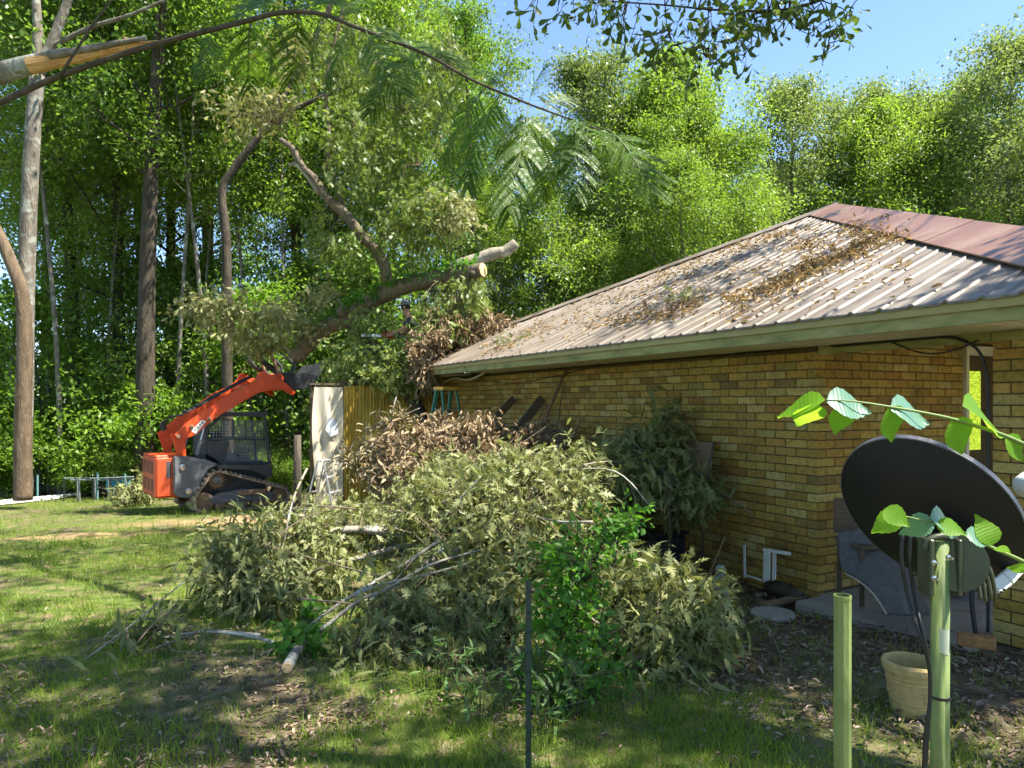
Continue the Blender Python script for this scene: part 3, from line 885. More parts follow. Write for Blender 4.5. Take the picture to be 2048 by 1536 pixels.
# deeper wood that closes the view
far = [(px, Y) for Y in (33, 41) for px in range(-120, 1180, 150 if Y == 33 else 290)]
for i, (px, Y) in enumerate(far):
    if px > 930 : continue
    pr = (TALL_A, TALL_B, TALL_C)[i % 3]
    plant(pr, px_x(px + rt.uniform(-40, 40), Y + 0), Y + rt.uniform(-2.5, 2.5), rt.uniform(.95, 1.2), rt.uniform(0, 6), 'tall tree deep in the wood behind the yard, trunk hidden by leaves', 'deep trees of the wood')
for i, px in enumerate(range(1000, 2300, 100)):
    Y = 36 + rt.uniform(-2, 2)
    plant((AIRY, AIRY2, TALL_C)[i % 3] if px < 1250 else (AIRY, AIRY2)[i % 2], px_x(px, Y), Y, rt.uniform(.84, .98) if px > 1100 else .9, rt.uniform(0, 6), 'far tree in the row behind the house, seen only as leaves', 'far trees behind the house')
und = []
for Y, step in ((22, 150), (27, 140), (33, 120), (40, 95)):
    for px in range(-100, 1000, step):
        und.append((px + rt.uniform(-40, 40), Y + rt.uniform(-1.2, 1.2)))
for i, (px, Y) in enumerate(und):
    plant((UNDER, UNDER2, UNDER)[i % 3], px_x(px, Y), Y, rt.uniform(.7, 1.25), rt.uniform(0, 6), 'leafy young tree of the understory between the trunks of the wood', 'understory of the wood')
for i, px in enumerate(range(1040, 2200, 90)):
    Y = 20.5 + rt.uniform(0, 6)
    plant((UNDER2, UNDER)[i % 2], px_x(px, Y), Y, rt.uniform(.85, 1.3), rt.uniform(0, 6), 'leafy young tree crowded behind the roof', 'young trees behind the roof')
for i, px in enumerate(range(-60, 760, 62)):
    Y = 20.8 + rt.uniform(-.8, 2.2)
    plant((SHRUB, SHRUB2)[rt.randrange(2)], px_x(px + rt.uniform(-35, 35), Y), Y, rt.choice((.45, .6, .8, 1.0, 1.35)), rt.uniform(0, 6), 'bright green shrub at the wood edge, ' + ORD[i] + ' counted from the left', 'shrubs along the wood edge', cat='shrub')
# the wood goes on round the yard behind the camera
for x, y, pr, sc_, lb in ((-9.5, -3.5, TALL_B, .9, 'tall tree of the wood on the left behind the camera'), (-4.5, -8, TALL_A, 1.0, 'tall tree of the wood straight behind the camera'), (2.5, -9.5, TALL_B, 1.0, 'tall tree of the wood right behind the camera'), (-14, 3.5, TALL_A, .9, 'tall tree of the wood beyond the left edge'), (-11, -10, TALL_C, 1.1, 'tall tree of the wood far behind the camera')):
    plant(pr, x, y, sc_, rt.uniform(0, 6), lb, 'trees round the yard')
# slender poles of young trees
POLE = tree_proto('slender_tree', seed=9, H=17, r0=.085, crown_lo=.50, spread=2.2, n_limb=18, per_tip=22, leaf=.14, kind='rhomb', m_leaf=LF_WOOD, m_bark=BARK_GREY, tip_r=.55, bend=.6, sub=3)
for i, (px, Y) in enumerate(((18, 22), (100, 24), (122, 21), (190, 27), (212, 22.5), (268, 25), (352, 22), (392, 24), (418, 21.5), (505, 23), (548, 26), (575, 22), (640, 24), (700, 26), (745, 23), (840, 25), (985, 22), (1012, 25), (1110, 21), (1180, 22), (1290, 21), (1460, 22))):
    plant(POLE, px_x(px, Y), Y, rt.uniform(.8, 1.1) if px < 900 else rt.uniform(.5, .65), rt.uniform(0, 6), 'slender pale stem in the wood, ' + ORD[i] + ' of its kind from the left edge', 'slender young trees of the wood')
# pale trunk at the left with a fork and a second leaning stem
e = empty('hardwood_tree', (px_x(46, 17), 17, ground(-11.7, 17)), 0, 'pale grey trunk at the left edge, forking high up, with a curved brown stem', 'tree', 'trees of the wood behind the yard')
def loc(px, py, Y, base): return at(px, py, Y) - base
bs = Vector(e.location)
b = MB()
path = spline([loc(p, q, 17, bs) for p, q in ((48, 985), (46, 900), (50, 760), (52, 600), (58, 420), (66, 260), (74, 150))], 5)
b.tube(path, lerp_list(.20, .165, len(path)), 12)
p2 = spline([loc(p, q, 17, bs) for p, q in ((74, 155), (110, 70), (150, -40), (185, -160))], 4); b.tube(p2, lerp_list(.14, .06, len(p2)), 8)
p3 = spline([loc(p, q, 17, bs) for p, q in ((74, 160), (76, 60), (70, -50), (72, -190))], 4); b.tube(p3, lerp_list(.13, .06, len(p3)), 8)
p4 = spline([loc(p, q, 17, bs) for p, q in ((100, 95), (180, 55), (260, 30), (340, -5))], 4); b.tube(p4, lerp_list(.07, .03, len(p4)), 7)
b.build('trunk', BARK_GREY, e, True)
b = MB(); p5 = spline([loc(p, q, 16.6, bs) for p, q in ((-60, 390), (-10, 455), (20, 520), (44, 590), (49, 700), (46, 820), (46, 920), (46, 1000))], 5)
b.tube(p5, lerp_list(.11, .20, len(p5)), 12); b.build('stem', bark_mat('bark_red_brown', (.07, .05, .033), (.21, .15, .095), 9, .9), e, True)
# bent tree right of the loader arm
e = empty('hardwood_tree', (px_x(455, 18.5), 18.5, ground(-7, 18.5)), 0, 'bent tree behind the loader cab, its stem curving up to the right', 'tree', 'trees of the wood behind the yard')
bs = Vector(e.location); b = MB()
p1_ = spline([loc(p, q, 18.5, bs) for p, q in ((458, 1010), (455, 800), (454, 600), (452, 470), (444, 385), (470, 335), (520, 270), (560, 205), (610, 120), (640, 60), (690, -60))], 4)
b.tube(p1_, lerp_list(.145, .06, len(p1_)), 9)
p2_ = spline([loc(p, q, 18.5, bs) for p, q in ((535, 250), (575, 225), (640, 195), (700, 170))], 4); b.tube(p2_, lerp_list(.09, .04, len(p2_)), 7)
b.build('trunk', BARK_DARK, e, True)
# ------------------------------------------------------------------ generic: thing with parts given in world coordinates
def child(o, e):
    o.parent = e
    o.matrix_parent_inverse = (Matrix.Translation(e.location) @ e.rotation_euler.to_matrix().to_4x4()).inverted()
    return o
def resample(pts, step):
    pts = [Vector(p) for p in pts]; out = [pts[0]]; acc = 0
    tot = sum((pts[i + 1] - pts[i]).length for i in range(len(pts) - 1)); n = max(int(round(tot / step)), 3); st = tot / n
    d = 0; i = 0; cur = pts[0]
    for k in range(1, n):
        need = st
        while need > 1e-9:
            seg = (pts[i + 1] - cur).length
            if seg > need: cur = cur + (pts[i + 1] - cur).normalized() * need; need = 0
            else: need -= seg; i += 1; cur = pts[i]
        out.append(cur)
    return out

# ------------------------------------------------------------------ track loader
M_ORANGE = mat('orange_paint', [(.74, .085, .016), (.66, .075, .015), (.78, .11, .03)], 5, .38, spec=.5)
M_ORANGE_D = mat('orange_paint_worn', [(.60, .075, .018), (.48, .07, .02), (.66, .10, .03)], 8, .5)
M_GREY = mat('dark_grey_steel', [(.08, .085, .095), (.12, .125, .135), (.19, .19, .185)], 7, .55, stretch=(1, 1, 3), detail=9)
M_CHAR = mat('charcoal_panel', [(.045, .048, .053), (.07, .073, .078)], 9, .55)
M_MUD = mat('muddy_rubber', [(.20, .15, .10), (.34, .26, .18), (.10, .08, .06)], 9, .95, bump=.5, bscale=60)
M_RUST = mat('rusty_steel', [(.16, .09, .05), (.28, .17, .10), (.11, .08, .06)], 12, .85, bump=.3)
M_STEEL = mat('bare_steel', [(.45, .45, .45), (.55, .55, .54)], 20, .3, metal=.9)
M_MESH = mat('grey_mesh', [(.24, .245, .25), (.32, .32, .32)], 8, .5)
M_GLASS = mat('smoked_glass', [(.012, .014, .014), (.02, .022, .02)], 3, .08, spec=.6)
LH = R(38)
lz = ground(-6.6, 15.2)
LD = empty('track_loader', (LOADER_AT.x, LOADER_AT.y, lz), LH, 'orange and dark grey compact track loader raising a log in its grapple bucket', 'loader')
LD_F = Vector((math.cos(LH), math.sin(LH), 0)); LD_L = Vector((-math.sin(LH), math.cos(LH), 0))
X3, Y3, Z3 = Vector((1, 0, 0)), Vector((0, 1, 0)), Vector((0, 0, 1))
def cv(p, yl=-.70):
    """side-view drawing to loader metres, on the upright plane at yl"""
    cx, cy = p
    k = Vector(((280 + cx / 3.84 - CXP) / FPX, 1, -(660 + cy / 3.84 - HZP) / FPX)); eye = Vector((0, 0, EYE))
    o = Vector((LOADER_AT.x, LOADER_AT.y, lz)) + LD_L * yl
    t = (o - eye).dot(LD_L) / k.dot(LD_L); q = eye + k * t - o
    return (q.dot(LD_F), q.z)
def side(poly, y0, y1, name, m, bev=.008, label=None, conv=True, shift=0, par=None):
    b = MB(); b.prism([cv(p, shift) if shift else cv(p) for p in poly] if conv else poly, (0, 0, 0), X3, Z3, Y3, y0, y1)
    return b.build(name, m, par or LD, bevel=bev, label=label)
# tracks
def circ(c, r, n=24): return [(c[0] + r * math.cos(2 * math.pi * k / n), c[1] + r * math.sin(2 * math.pi * k / n)) for k in range(n)]
def hull(P):
    P = sorted(set(P))
    def half(P):
        h = []
        for p in P:
            while len(h) >= 2 and (h[-1][0] - h[-2][0]) * (p[1] - h[-2][1]) - (h[-1][1] - h[-2][1]) * (p[0] - h[-2][0]) <= 0: h.pop()
            h.append(p)
        return h
    a = half(P); b = half(P[::-1]); return a[:-1] + b[:-1]
wA, wB, wC = cv((500, 1285), -.82), cv((600, 1155), -.82), cv((1075, 1215), -.82)
wheels = [(wA[0], .245, .20), (wB[0], wB[1], .165), (wC[0], .235, .185)]
hl = hull([p for x, z, r in wheels for p in circ((x, z), r)])
loop = resample([Vector((p[0], 0, p[1])) for p in hl + [hl[0]]], .105)
for sy in (-1, 1):
    yc = sy * .66; w = .32
    n = len(loop); vs = []; fs = []
    for i, p in enumerate(loop):
        d = (loop[(i + 1) % n] - loop[i - 1]).normalized(); nr = Vector((d.z, 0, -d.x))
        for off in (0, .045):
            for yy in (-w / 2, w / 2): vs.append(p + nr * off + Vector((0, yc + yy, 0)))
    for i in range(n):
        a = 4 * i; c = 4 * ((i + 1) % n)
        fs += [(a, a + 1, c + 1, c), (a + 2, c + 2, c + 3, a + 3), (a, c, c + 2, a + 2), (a + 1, a + 3, c + 3, c + 1)]
    b = MB(); b.add(vs, fs); tk = b.build('track', M_MUD, LD)
    for i, p in enumerate(loop):
        d = (loop[(i + 1) % n] - loop[i - 1]).normalized(); nr = Vector((d.z, 0, -d.x))
        b = MB(); rot = Matrix((d, Y3, -nr if False else d.cross(Y3))).transposed()
        b.cbox(p + nr * .062 + Vector((0, yc, 0)), (.055, w - .01, .036), .008, rot); b.build('track_lug', M_MUD, tk)
    x0_, x1_ = wA[0], wC[0]
    side([(x0_ + .15, .20), (x1_ - .17, .20), (x1_ - .07, .30), (x1_ - .3, .42), ((x0_ + x1_) / 2, .46), (x0_ + .3, .40), (x0_ + .1, .32)], yc - .10, yc + .10, 'track_frame', M_GREY, conv=False)
    b = MB(); b.cbox(((x0_ + x1_) / 2 + .2, yc - .125, .38), (.62, .04, .12), .01); b.build('guard_plate', M_RUST, LD)
    b = MB(); b.lathe([(.145, -.06), (.165, -.03), (.165, .03), (.145, .06)], (wB[0], yc, wB[1]), 20, (0, 1, 0)); sp = b.build('sprocket', M_RUST, LD)
    for k in range(14):
        a = 2 * math.pi * k / 14; b = MB()
        b.box((wB[0] + .165 * math.cos(a), yc - .02, wB[1] + .165 * math.sin(a)), (.03, .16, .025), Matrix.Rotation(-a, 3, 'Y')); b.build('sprocket_tooth', M_RUST, sp)
    b = MB(); b.lathe([(.05, -.13), (.09, -.12), (.09, .12), (.05, .13)], (wB[0], yc, wB[1]), 14, (0, 1, 0)); b.build('final_drive', M_GREY, LD)
    for x, z, r in (wheels[0], wheels[2]):
        b = MB(); b.lathe([(.06, -.09), (r, -.07), (r, .07), (.06, .09)], (x, yc, z), 20, (0, 1, 0)); b.build('idler', M_RUST, LD)
    for x in [x0_ + (x1_ - x0_) * t_ for t_ in (.2, .36, .52, .68, .84)]:
        b = MB(); b.lathe([(.04, -.1), (.085, -.08), (.085, .08), (.04, .1)], (x, yc, .14), 14, (0, 1, 0)); b.build('roller', M_RUST, LD)
# chassis and side panels
xf_ = cv((1004, 1036))[0]; b = MB(); b.cbox(((.2 + xf_) / 2, 0, .66), (xf_ - .25, .98, .56), .03); b.build('chassis', M_CHAR, LD)
for sy in (-1, 1):
    y0, y1 = (sy * .50, sy * .72)
    side([(258, 968), (400, 978), (525, 1000), (600, 1030), (590, 1045), (530, 1070), (480, 1140), (440, 1240), (385, 1290), (300, 1285), (262, 1262)], min(y0, y1), max(y0, y1), 'side_panel', M_GREY, .02)
    side([(600, 1032), (1004, 1036), (1010, 1130), (990, 1130), (840, 1075), (590, 1062)], min(sy * .46, sy * .78), max(sy * .46, sy * .78), 'fender', M_CHAR, .012)
    for cx, cy in ((326, 1052), (372, 1236)):
        x, z = cv((cx, cy)); b = MB(); b.lathe([(.062, 0), (.062, .025), (.03, .03), (.03, .045), (.0, .045)], (x, sy * .72, z), 16, (0, sy, 0)); b.build('bolt', M_STEEL, LD)
# orange engine hood with grille slots
b = MB(); b.cbox((-.02, 0, .80), (.52, 1.24, .86), .05); hood = b.build('engine_hood', M_ORANGE_D, LD)
b = MB(); b.cbox((.02, 0, 1.225), (.56, 1.2, .05), .02); b.build('hood_lid', M_ORANGE, LD)
for row, (z0, z1) in enumerate(((.86, 1.12), (.50, .76))):
    for yy in (-.36, 0.0, .36):
        for q in range(7):
            z = z0 + (z1 - z0) * (q + .5) / 7
            b = MB(); b.box((-.2815, yy, z), (.006, .24, .024)); b.build('grille_slot', M_BLACK, hood)
b = MB(); b.cbox((-.02, -.623, .95), (.09, .008, .34), .003); b.build('side_vent', M_CHAR, hood)
# towers, arms
arm = [(262, 802), (330, 745), (420, 668), (560, 580), (700, 480), (830, 425), (888, 380), (912, 330), (945, 316), (1000, 345), (1120, 410), (1192, 478), (1170, 503), (1105, 462), (1040, 456), (905, 482), (720, 590), (600, 660), (520, 720), (430, 802), (350, 838), (290, 845)]
for sy in (-1, 1):
    y = sy * .68
    side([(238, 800), (300, 790), (358, 832), (362, 972), (300, 972)], min(sy * .56, sy * .63), max(sy * .56, sy * .63), 'tower', M_ORANGE, .01)
    side(arm, y - .06, y + .06, 'lift_arm', M_ORANGE, .01)
    for cx, cy, r in ((292, 818, .05), (392, 742, .045), (527, 682, .045)):
        x, z = cv((cx, cy)); b = MB(); b.lathe([(r, 0), (r, .02), (r * .5, .025), (r * .5, .05), (0, .05)], (x, y + sy * .06, z), 14, (0, sy, 0)); b.build('pivot_pin', M_RUST, LD)
    # lift cylinder
    a = Vector((cv((450, 960))[0], sy * .57, cv((450, 960))[1])); c = Vector((cv((520, 700))[0], sy * .60, cv((520, 700))[1])); mid = a.lerp(c, .45)
    b = MB(); b.tube([a, mid], .045, 12); b.build('cylinder_barrel', M_GREY, LD)
    b = MB(); b.tube([mid, c], .024, 10); b.build('cylinder_rod', M_STEEL, LD)
b = MB(); q = [cv(p) for p in ((388, 772), (470, 690), (505, 700), (425, 800))]
b.prism(q, (0, 0, 0), X3, Z3, Y3, -.7435, -.7415); dc = b.build('decal', mat('white_decal', [(.82, .80, .78), (.74, .72, .70)], 9, .5), LD)
for i, (cx, cy) in enumerate(((420, 765), (438, 748), (455, 728), (474, 712))):
    x, z = cv((cx, cy)); b = MB(); b.box((x, -.7450, z), (.03 + .012 * (i % 2), .002, .03), Matrix.Rotation(R(40), 3, 'Y')); b.build('decal_mark', M_RUST, dc)
b = MB(); b.tube([(cv((870, 440))[0], -.64, cv((870, 440))[1]), (cv((870, 440))[0], .64, cv((870, 440))[1])], .07, 12); b.build('cross_tube', M_ORANGE_D, LD)
# hoses and a warning triangle near the pivot
for k, yy in enumerate((-.60, -.56, -.52, -.48)):
    pts = [cv(p) for p in ((190 + 12 * k, 790), (165 + 14 * k, 735), (230 + 10 * k, 690), (330, 660 + 4 * k), (470, 590), (680, 470), (760, 425), (870, 370))]
    pts = [(x, yy - (.06 if i > 2 else 0), z + .03 + .012 * k) for i, (x, z) in enumerate(pts)]
    b = MB(); b.tube(spline(pts, 4), .014, 6); b.build('hydraulic_hose', M_BLACK, LD, True)
for cx, cy in ((350, 640), (445, 595), (600, 510)):
    x, z = cv((cx, cy)); b = MB(); b.cbox((x, -.62, z + .05), (.05, .13, .05), .006); b.build('hose_clamp', M_BLACK, LD)
# cab
CS = 60
def cabp(cx, cy): 
    return cv((cx, cy), -.46)
yo = .46
cab_parts = []
for sy in (-1, 1):
    ya, yb = sorted((sy * yo, sy * (yo - .05)))
    low = [cabp(*p) for p in ((500, 860), (560, 850), (640, 850), (700, 850), (960, 840), (975, 860), (996, 1026), (600, 1022), (540, 980), (500, 940))]
    side(low[:2] + [cabp(560, 850)] + low[2:], ya, yb, 'cab_side', M_GREY, 0, conv=False) if False else None
    # frame members round two barred openings
    mem = [((505, 960), (505, 760), .05), ((505, 765), (640, 648), .06), ((630, 650), (965, 655), .07), ((955, 650), (998, 1025), .06), ((600, 1015), (1000, 1020), .06),
           ((720, 690), (720, 835), .02), ((520, 838), (960, 838), .04), ((810, 690), (810, 835), .02), ((530, 690), (700, 690), .03)]
    for p, q2, wd in mem:
        a = cabp(*p); c = cabp(*q2); b = MB(); b.beam((a[0], sy * yo, a[1]), (c[0], sy * yo, c[1]), .05, wd, (0, 1, 0) if False else (0, 0, 1), .006); b.build('cab_post', M_CHAR, LD)
    # lower panel left of the lower grid
    b = MB(); b.prism([cabp(*p) for p in ((512, 850), (690, 850), (680, 900), (640, 1010), (600, 1010), (520, 955))], (0, 0, 0), X3, Z3, Y3, sy * yo - .012, sy * yo + .012); b.build('cab_panel', M_CHAR, LD)
    b = MB(); b.prism([cabp(*p) for p in ((690, 905), (700, 940), (790, 995), (945, 1000), (945, 1015), (640, 1010))], (0, 0, 0), X3, Z3, Y3, sy * yo - .012, sy * yo + .012); b.build('cab_panel', M_GREY, LD)
    def grid(x0, x1, y0, y1, n, m_):
        g_ = MB()
        for i in range(n + 1):
            cx = x0 + (x1 - x0) * i / n; a = cabp(cx, y0); c = cabp(cx, y1); g_.beam((a[0], sy * yo, a[1]), (c[0], sy * yo, c[1]), .008, .010)
        for i in range(m_ + 1):
            cy = y0 + (y1 - y0) * i / m_; a = cabp(x0, cy); c = cabp(x1, cy); g_.beam((a[0], sy * yo, a[1]), (c[0], sy * yo, c[1]), .008, .010)
        tag(g_.build('window_mesh', M_MESH, LD), kind='stuff')
    grid(540, 940, 700, 830, 17, 6); grid(690, 965, 855, 995, 12, 7)
b = MB(); ax = cabp(575, 650)[0]; bx = cabp(968, 650)[0]; zt = cabp(770, 645)[1]
b.cbox(((ax + bx) / 2, 0, zt + .0), (bx - ax + .1, 2 * yo + .06, .07), .02); b.build('cab_roof', M_CHAR, LD)
for sy in (-1, 1):
    b = MB(); b.beam((cabp(998, 1025)[0], sy * .44, .95), (cabp(960, 650)[0], sy * .44, 1.95), .05, .05); b.build('cab_post', M_CHAR, LD)
b = MB(); xr_ = cabp(505, 800)[0]; b.cbox((xr_, 0, 1.40), (.04, .86, .75), .01); b.build('rear_screen', M_CHAR, LD)
b = MB(); b.cbox((xr_ + .55, 0, 1.12), (.46, .46, .14), .04); b.cbox((xr_ + .34, 0, 1.42), (.14, .46, .56), .05); b.build('seat', M_BLACK, LD)
b = MB(); b.tube(spline([(xf_ + .1, -.40, 1.10), (xf_ + .14, -.40, 1.35), (xf_ + .1, -.40, 1.55)], 4), .012, 6); b.build('grab_rail', M_BLACK, LD)
# bucket with grapple
M_BUCKET = mat('bucket_steel', [(.016, .017, .02), (.03, .03, .033), (.06, .055, .05)], 6, .6, detail=9)
bk = [cv(p, -.35) for p in ((1090, 330), (1075, 400), (1120, 455), (1215, 462), (1290, 425), (1395, 262), (1380, 258), (1275, 385), (1215, 435), (1135, 430), (1100, 395), (1112, 335))]
b = MB(); b.prism(bk, (0, 0, 0), X3, Z3, Y3, -.70, .70); BK = b.build('bucket', M_BUCKET, LD, bevel=.006)
for sy in (-1, 1):
    b = MB(); b.prism([cv(p, -.35) for p in ((1095, 335), (1080, 400), (1120, 452), (1215, 458), (1288, 420), (1330, 360), (1230, 330))], (0, 0, 0), X3, Z3, Y3, sy * .70 - .012, sy * .70 + .012); b.build('bucket_side', M_BUCKET, LD, bevel=.004)
for yy in (-.42, .42):
    pts = [(cv(p, -.35)[0], yy, cv(p, -.35)[1]) for p in ((1085, 350), (1010, 300), (945, 250), (930, 200), (985, 150), (1050, 125), (1110, 150))]
    b = MB(); sp_ = spline(pts, 5); b.tube(sp_, lerp_list(.075, .028, len(sp_)), 6); b.build('grapple_arm', M_BUCKET, LD, bevel=0)
    pts = [(cv(p, -.35)[0], yy + .12, cv(p, -.35)[1]) for p in ((1100, 345), (1165, 330), (1190, 275), (1150, 225), (1105, 205))]
    b = MB(); sp_ = spline(pts, 5); b.tube(sp_, lerp_list(.06, .022, len(sp_)), 6); b.build('grapple_tine', M_BUCKET, LD)
    a = (cv((1060, 365), -.35)[0], yy - .08, cv((1060, 365), -.35)[1]); c = (cv((985, 175), -.35)[0], yy - .08, cv((985, 175), -.35)[1])
    b = MB(); b.tube([a, c], .04, 10); b.build('grapple_cylinder', M_RUST, LD)
b = MB(); b.cbox((cv((1085, 400), -.35)[0] - .06, 0, cv((1085, 400), -.35)[1]), (.14, 1.15, .38), .02, Matrix.Rotation(R(-20), 3, 'Y')); b.build('quick_hitch', M_ORANGE_D, LD)

# ------------------------------------------------------------------ annex of corrugated plastic at the far end of the house
AX0 = hp(9.2, .0, 0); 
def axp(n, z, o=0.0): return AX0 + NV * n + EV * o + Vector((0, 0, z))
def translucent_mat(name, cols, tr=.45, rough=.4):
    m, nt, N, L, B = new_mat(name)
    tc = N.new('ShaderNodeTexCoord'); mp = N.new('ShaderNodeMapping'); mp.inputs['Scale'].default_value = (4, 4, .5); L.new(tc.outputs['Object'], mp.inputs[0])
    nz = N.new('ShaderNodeTexNoise'); nz.inputs['Scale'].default_value = 2.0; nz.inputs['Detail'].default_value = 6; L.new(mp.outputs[0], nz.inputs['Vector'])
    r = ramp_node(N, [(.3 + .4 * i / (len(cols) - 1), c) for i, c in enumerate(cols)]); L.new(nz.outputs['Fac'], r.inputs[0])
    L.new(r.outputs[0], B.inputs['Base Color']); B.inputs['Roughness'].default_value = rough
    t = N.new('ShaderNodeBsdfTranslucent'); L.new(r.outputs[0], t.inputs[0]); ms = N.new('ShaderNodeMixShader'); ms.inputs[0].default_value = tr
    L.new(B.outputs[0], ms.inputs[1]); L.new(t.outputs[0], ms.inputs[2]); L.new(ms.outputs[0], N['Material Output'].inputs[0]); MATS[name] = m
    return m
M_FIBRE = translucent_mat('yellowed_fibreglass', [(.42, .25, .03), (.64, .44, .07), (.74, .55, .14)], .45)
M_BEAM = mat('dark_beam', [(.035, .025, .012), (.08, .055, .025)], 6, .9)
gz = ground(-3, 14) - .1
annex = empty('corrugated_lean_to', (AX0.x, AX0.y, gz), 0, 'yellowed corrugated plastic lean-to wall at the far end of the house', 'shed')
for i in range(3):
    n0, n1 = .02 + i * .63, .02 + i * .63 + .625
    b = MB(); K = 60; vs = []
    for k in range(K + 1):
        n = n0 + (n1 - n0) * k / K; o = .018 * math.sin(2 * math.pi * n / .068)
        vs += [axp(n, gz, o + .004 * i), axp(n, 2.02 + .02 * i - .03, o + .004 * i)]
    b.add(vs, [(2 * k, 2 * k + 2, 2 * k + 3, 2 * k + 1) for k in range(K)])
    child(b.build('corrugated_panel', M_FIBRE, smooth=True), annex)
for z, h_, o in ((1.72, .16, -.08), (.72, .14, -.08)):
    b = MB(); b.beam(axp(.0, z, o), axp(2.0, z, o), .05, h_); child(b.build('rail', M_BEAM), annex)
b = MB(); b.beam(axp(.0, 1.93, .05), axp(.8, 1.93, .05), .04, .10); child(b.build('header_beam', M_BEAM), annex)
b = MB(); b.beam(axp(0, 2.06, -.05), axp(2.55, 2.06, -.05), .10, .035); child(b.build('wall_plate', M_WOODOLD), annex)
for n in (1.91, 2.50):
    b = MB(); b.beam(axp(n, gz, -.07), axp(n, 2.03, -.07), .05, .05, (1, 0, 0)); child(b.build('post', M_WOODOLD), annex)
b = MB(); b.prism([(-.1, 0), (1.9, 0), (1.9, .04), (-.1, .04)], axp(0, 2.085), NV, Z3, -EV, -.02, 2.4); child(b.build('roof_deck', M_WOODOLD), annex)
# plastic sheet beside it
M_SHEET = translucent_mat('milky_plastic_sheet', [(.60, .52, .36), (.72, .64, .48), (.78, .72, .60)], .35, .4)
b = MB(); K, J = 10, 16; vs = []
rs = random.Random(4)
for j in range(J + 1):
    t = j / J
    for k in range(K + 1):
        n = 1.93 + .54 * k / K + (.05 * math.sin(5 * t) if k == K else 0) + (.12 * max(0, t - .8) * (k / K))
        vs.append(axp(n, 2.0 - (2.0 - gz - .1) * t, .03 + .025 * math.sin(k * 1.3 + 4 * t) + .015 * math.sin(9 * t + k) + (.25 * max(0, t - .85) ** 1)))
b.add(vs, [(j * (K + 1) + k, j * (K + 1) + k + 1, (j + 1) * (K + 1) + k + 1, (j + 1) * (K + 1) + k) for j in range(J) for k in range(K)])
o = b.build('plastic_sheet', M_SHEET, smooth=True, label='milky white plastic sheet hanging at the left end of the lean-to', cat='plastic sheet')
b = MB(); c = axp(2.16, 1.22, .10); b.add([c + NV * -.10 + Z3 * .12, c + NV * .05 + Z3 * .22, c + NV * .12 - Z3 * .02, c + NV * .02 - Z3 * .16, c - NV * .12 - Z3 * .10], [(0, 1, 2, 3, 4)]); 
b.build('plastic_patch', mat('bright_film', [(.72, .74, .78), (.62, .64, .68)], 12, .25), o)

# ------------------------------------------------------------------ step ladders
def stepladder(name, base, rz, H, w0, w1, splay, m_rail, m_step, m_top, nstep, label, rail=(.075, .03), steps=True):
    e = empty(name, base, rz, label, 'ladder')
    for sy in (-1, 1):
        for fr in (1, -1):
            b = MB(); b.beam((fr * splay, sy * w0 / 2, 0), (fr * .06, sy * w1 / 2, H), rail[0] * (1 if fr > 0 else .6), rail[1], (1, 0, 0)); b.build('rail', m_rail, e, bevel=.004)
    for i in range(nstep):
        t = (i + 1) / (nstep + 1); x = splay + (.06 - splay) * t; w = w0 + (w1 - w0) * t
        b = MB(); b.cbox((x, 0, H * t), (.085, w - .02, .03), .005); b.build('step', m_step, e)
        b = MB(); b.cbox((-x, 0, H * t), (.025, w - .02, .02), .004); b.build('brace', m_step, e)
    b = MB(); b.cbox((0, 0, H + .02), (.24 if H > 1.3 else .13, w1 + .07, .06 if H > 1.3 else .03), .012); b.build('top_cap', m_top, e)
    return e
M_GREENFG = mat('green_fibreglass', [(.045, .20, .125), (.06, .25, .16)], 6, .45)
M_ALU = mat('worn_aluminium', [(.50, .50, .49), (.62, .62, .60)], 14, .38, metal=.75)
M_YELLOW = mat('yellow_plastic', [(.72, .42, .05), (.62, .36, .05)], 8, .5)
pl = at(893, 800, 12.3); gb = ground(pl.x, pl.y)
stepladder('stepladder', (pl.x, pl.y, gb), R(140), 1.93 - gb, .62, .34, .52, M_GREENFG, M_ALU, M_YELLOW, 6, 'green fibreglass stepladder with a yellow top beside the brick wall')
pl = at(648, 1000, 12.9); gb = ground(pl.x, pl.y)
stepladder('stepladder', (pl.x, pl.y, gb), R(-12), 1.10, .40, .26, .34, M_ALU, M_ALU, M_ALU, 3, 'small bare aluminium stepladder in front of the plastic sheet', (.05, .022))

# weathered post in front of the loader
b = MB(); p = at(595, 870, 12.2); gb = ground(p.x, p.y)
b.tube([(p.x - .01, p.y, gb - .1), (p.x, p.y, (gb + p.z) / 2), (p.x, p.y, p.z)], [.075, .07, .062], 9)
b.build('wooden_post', BARK_DARK, smooth=True, label='weathered wooden post standing in front of the loader track', cat='post')
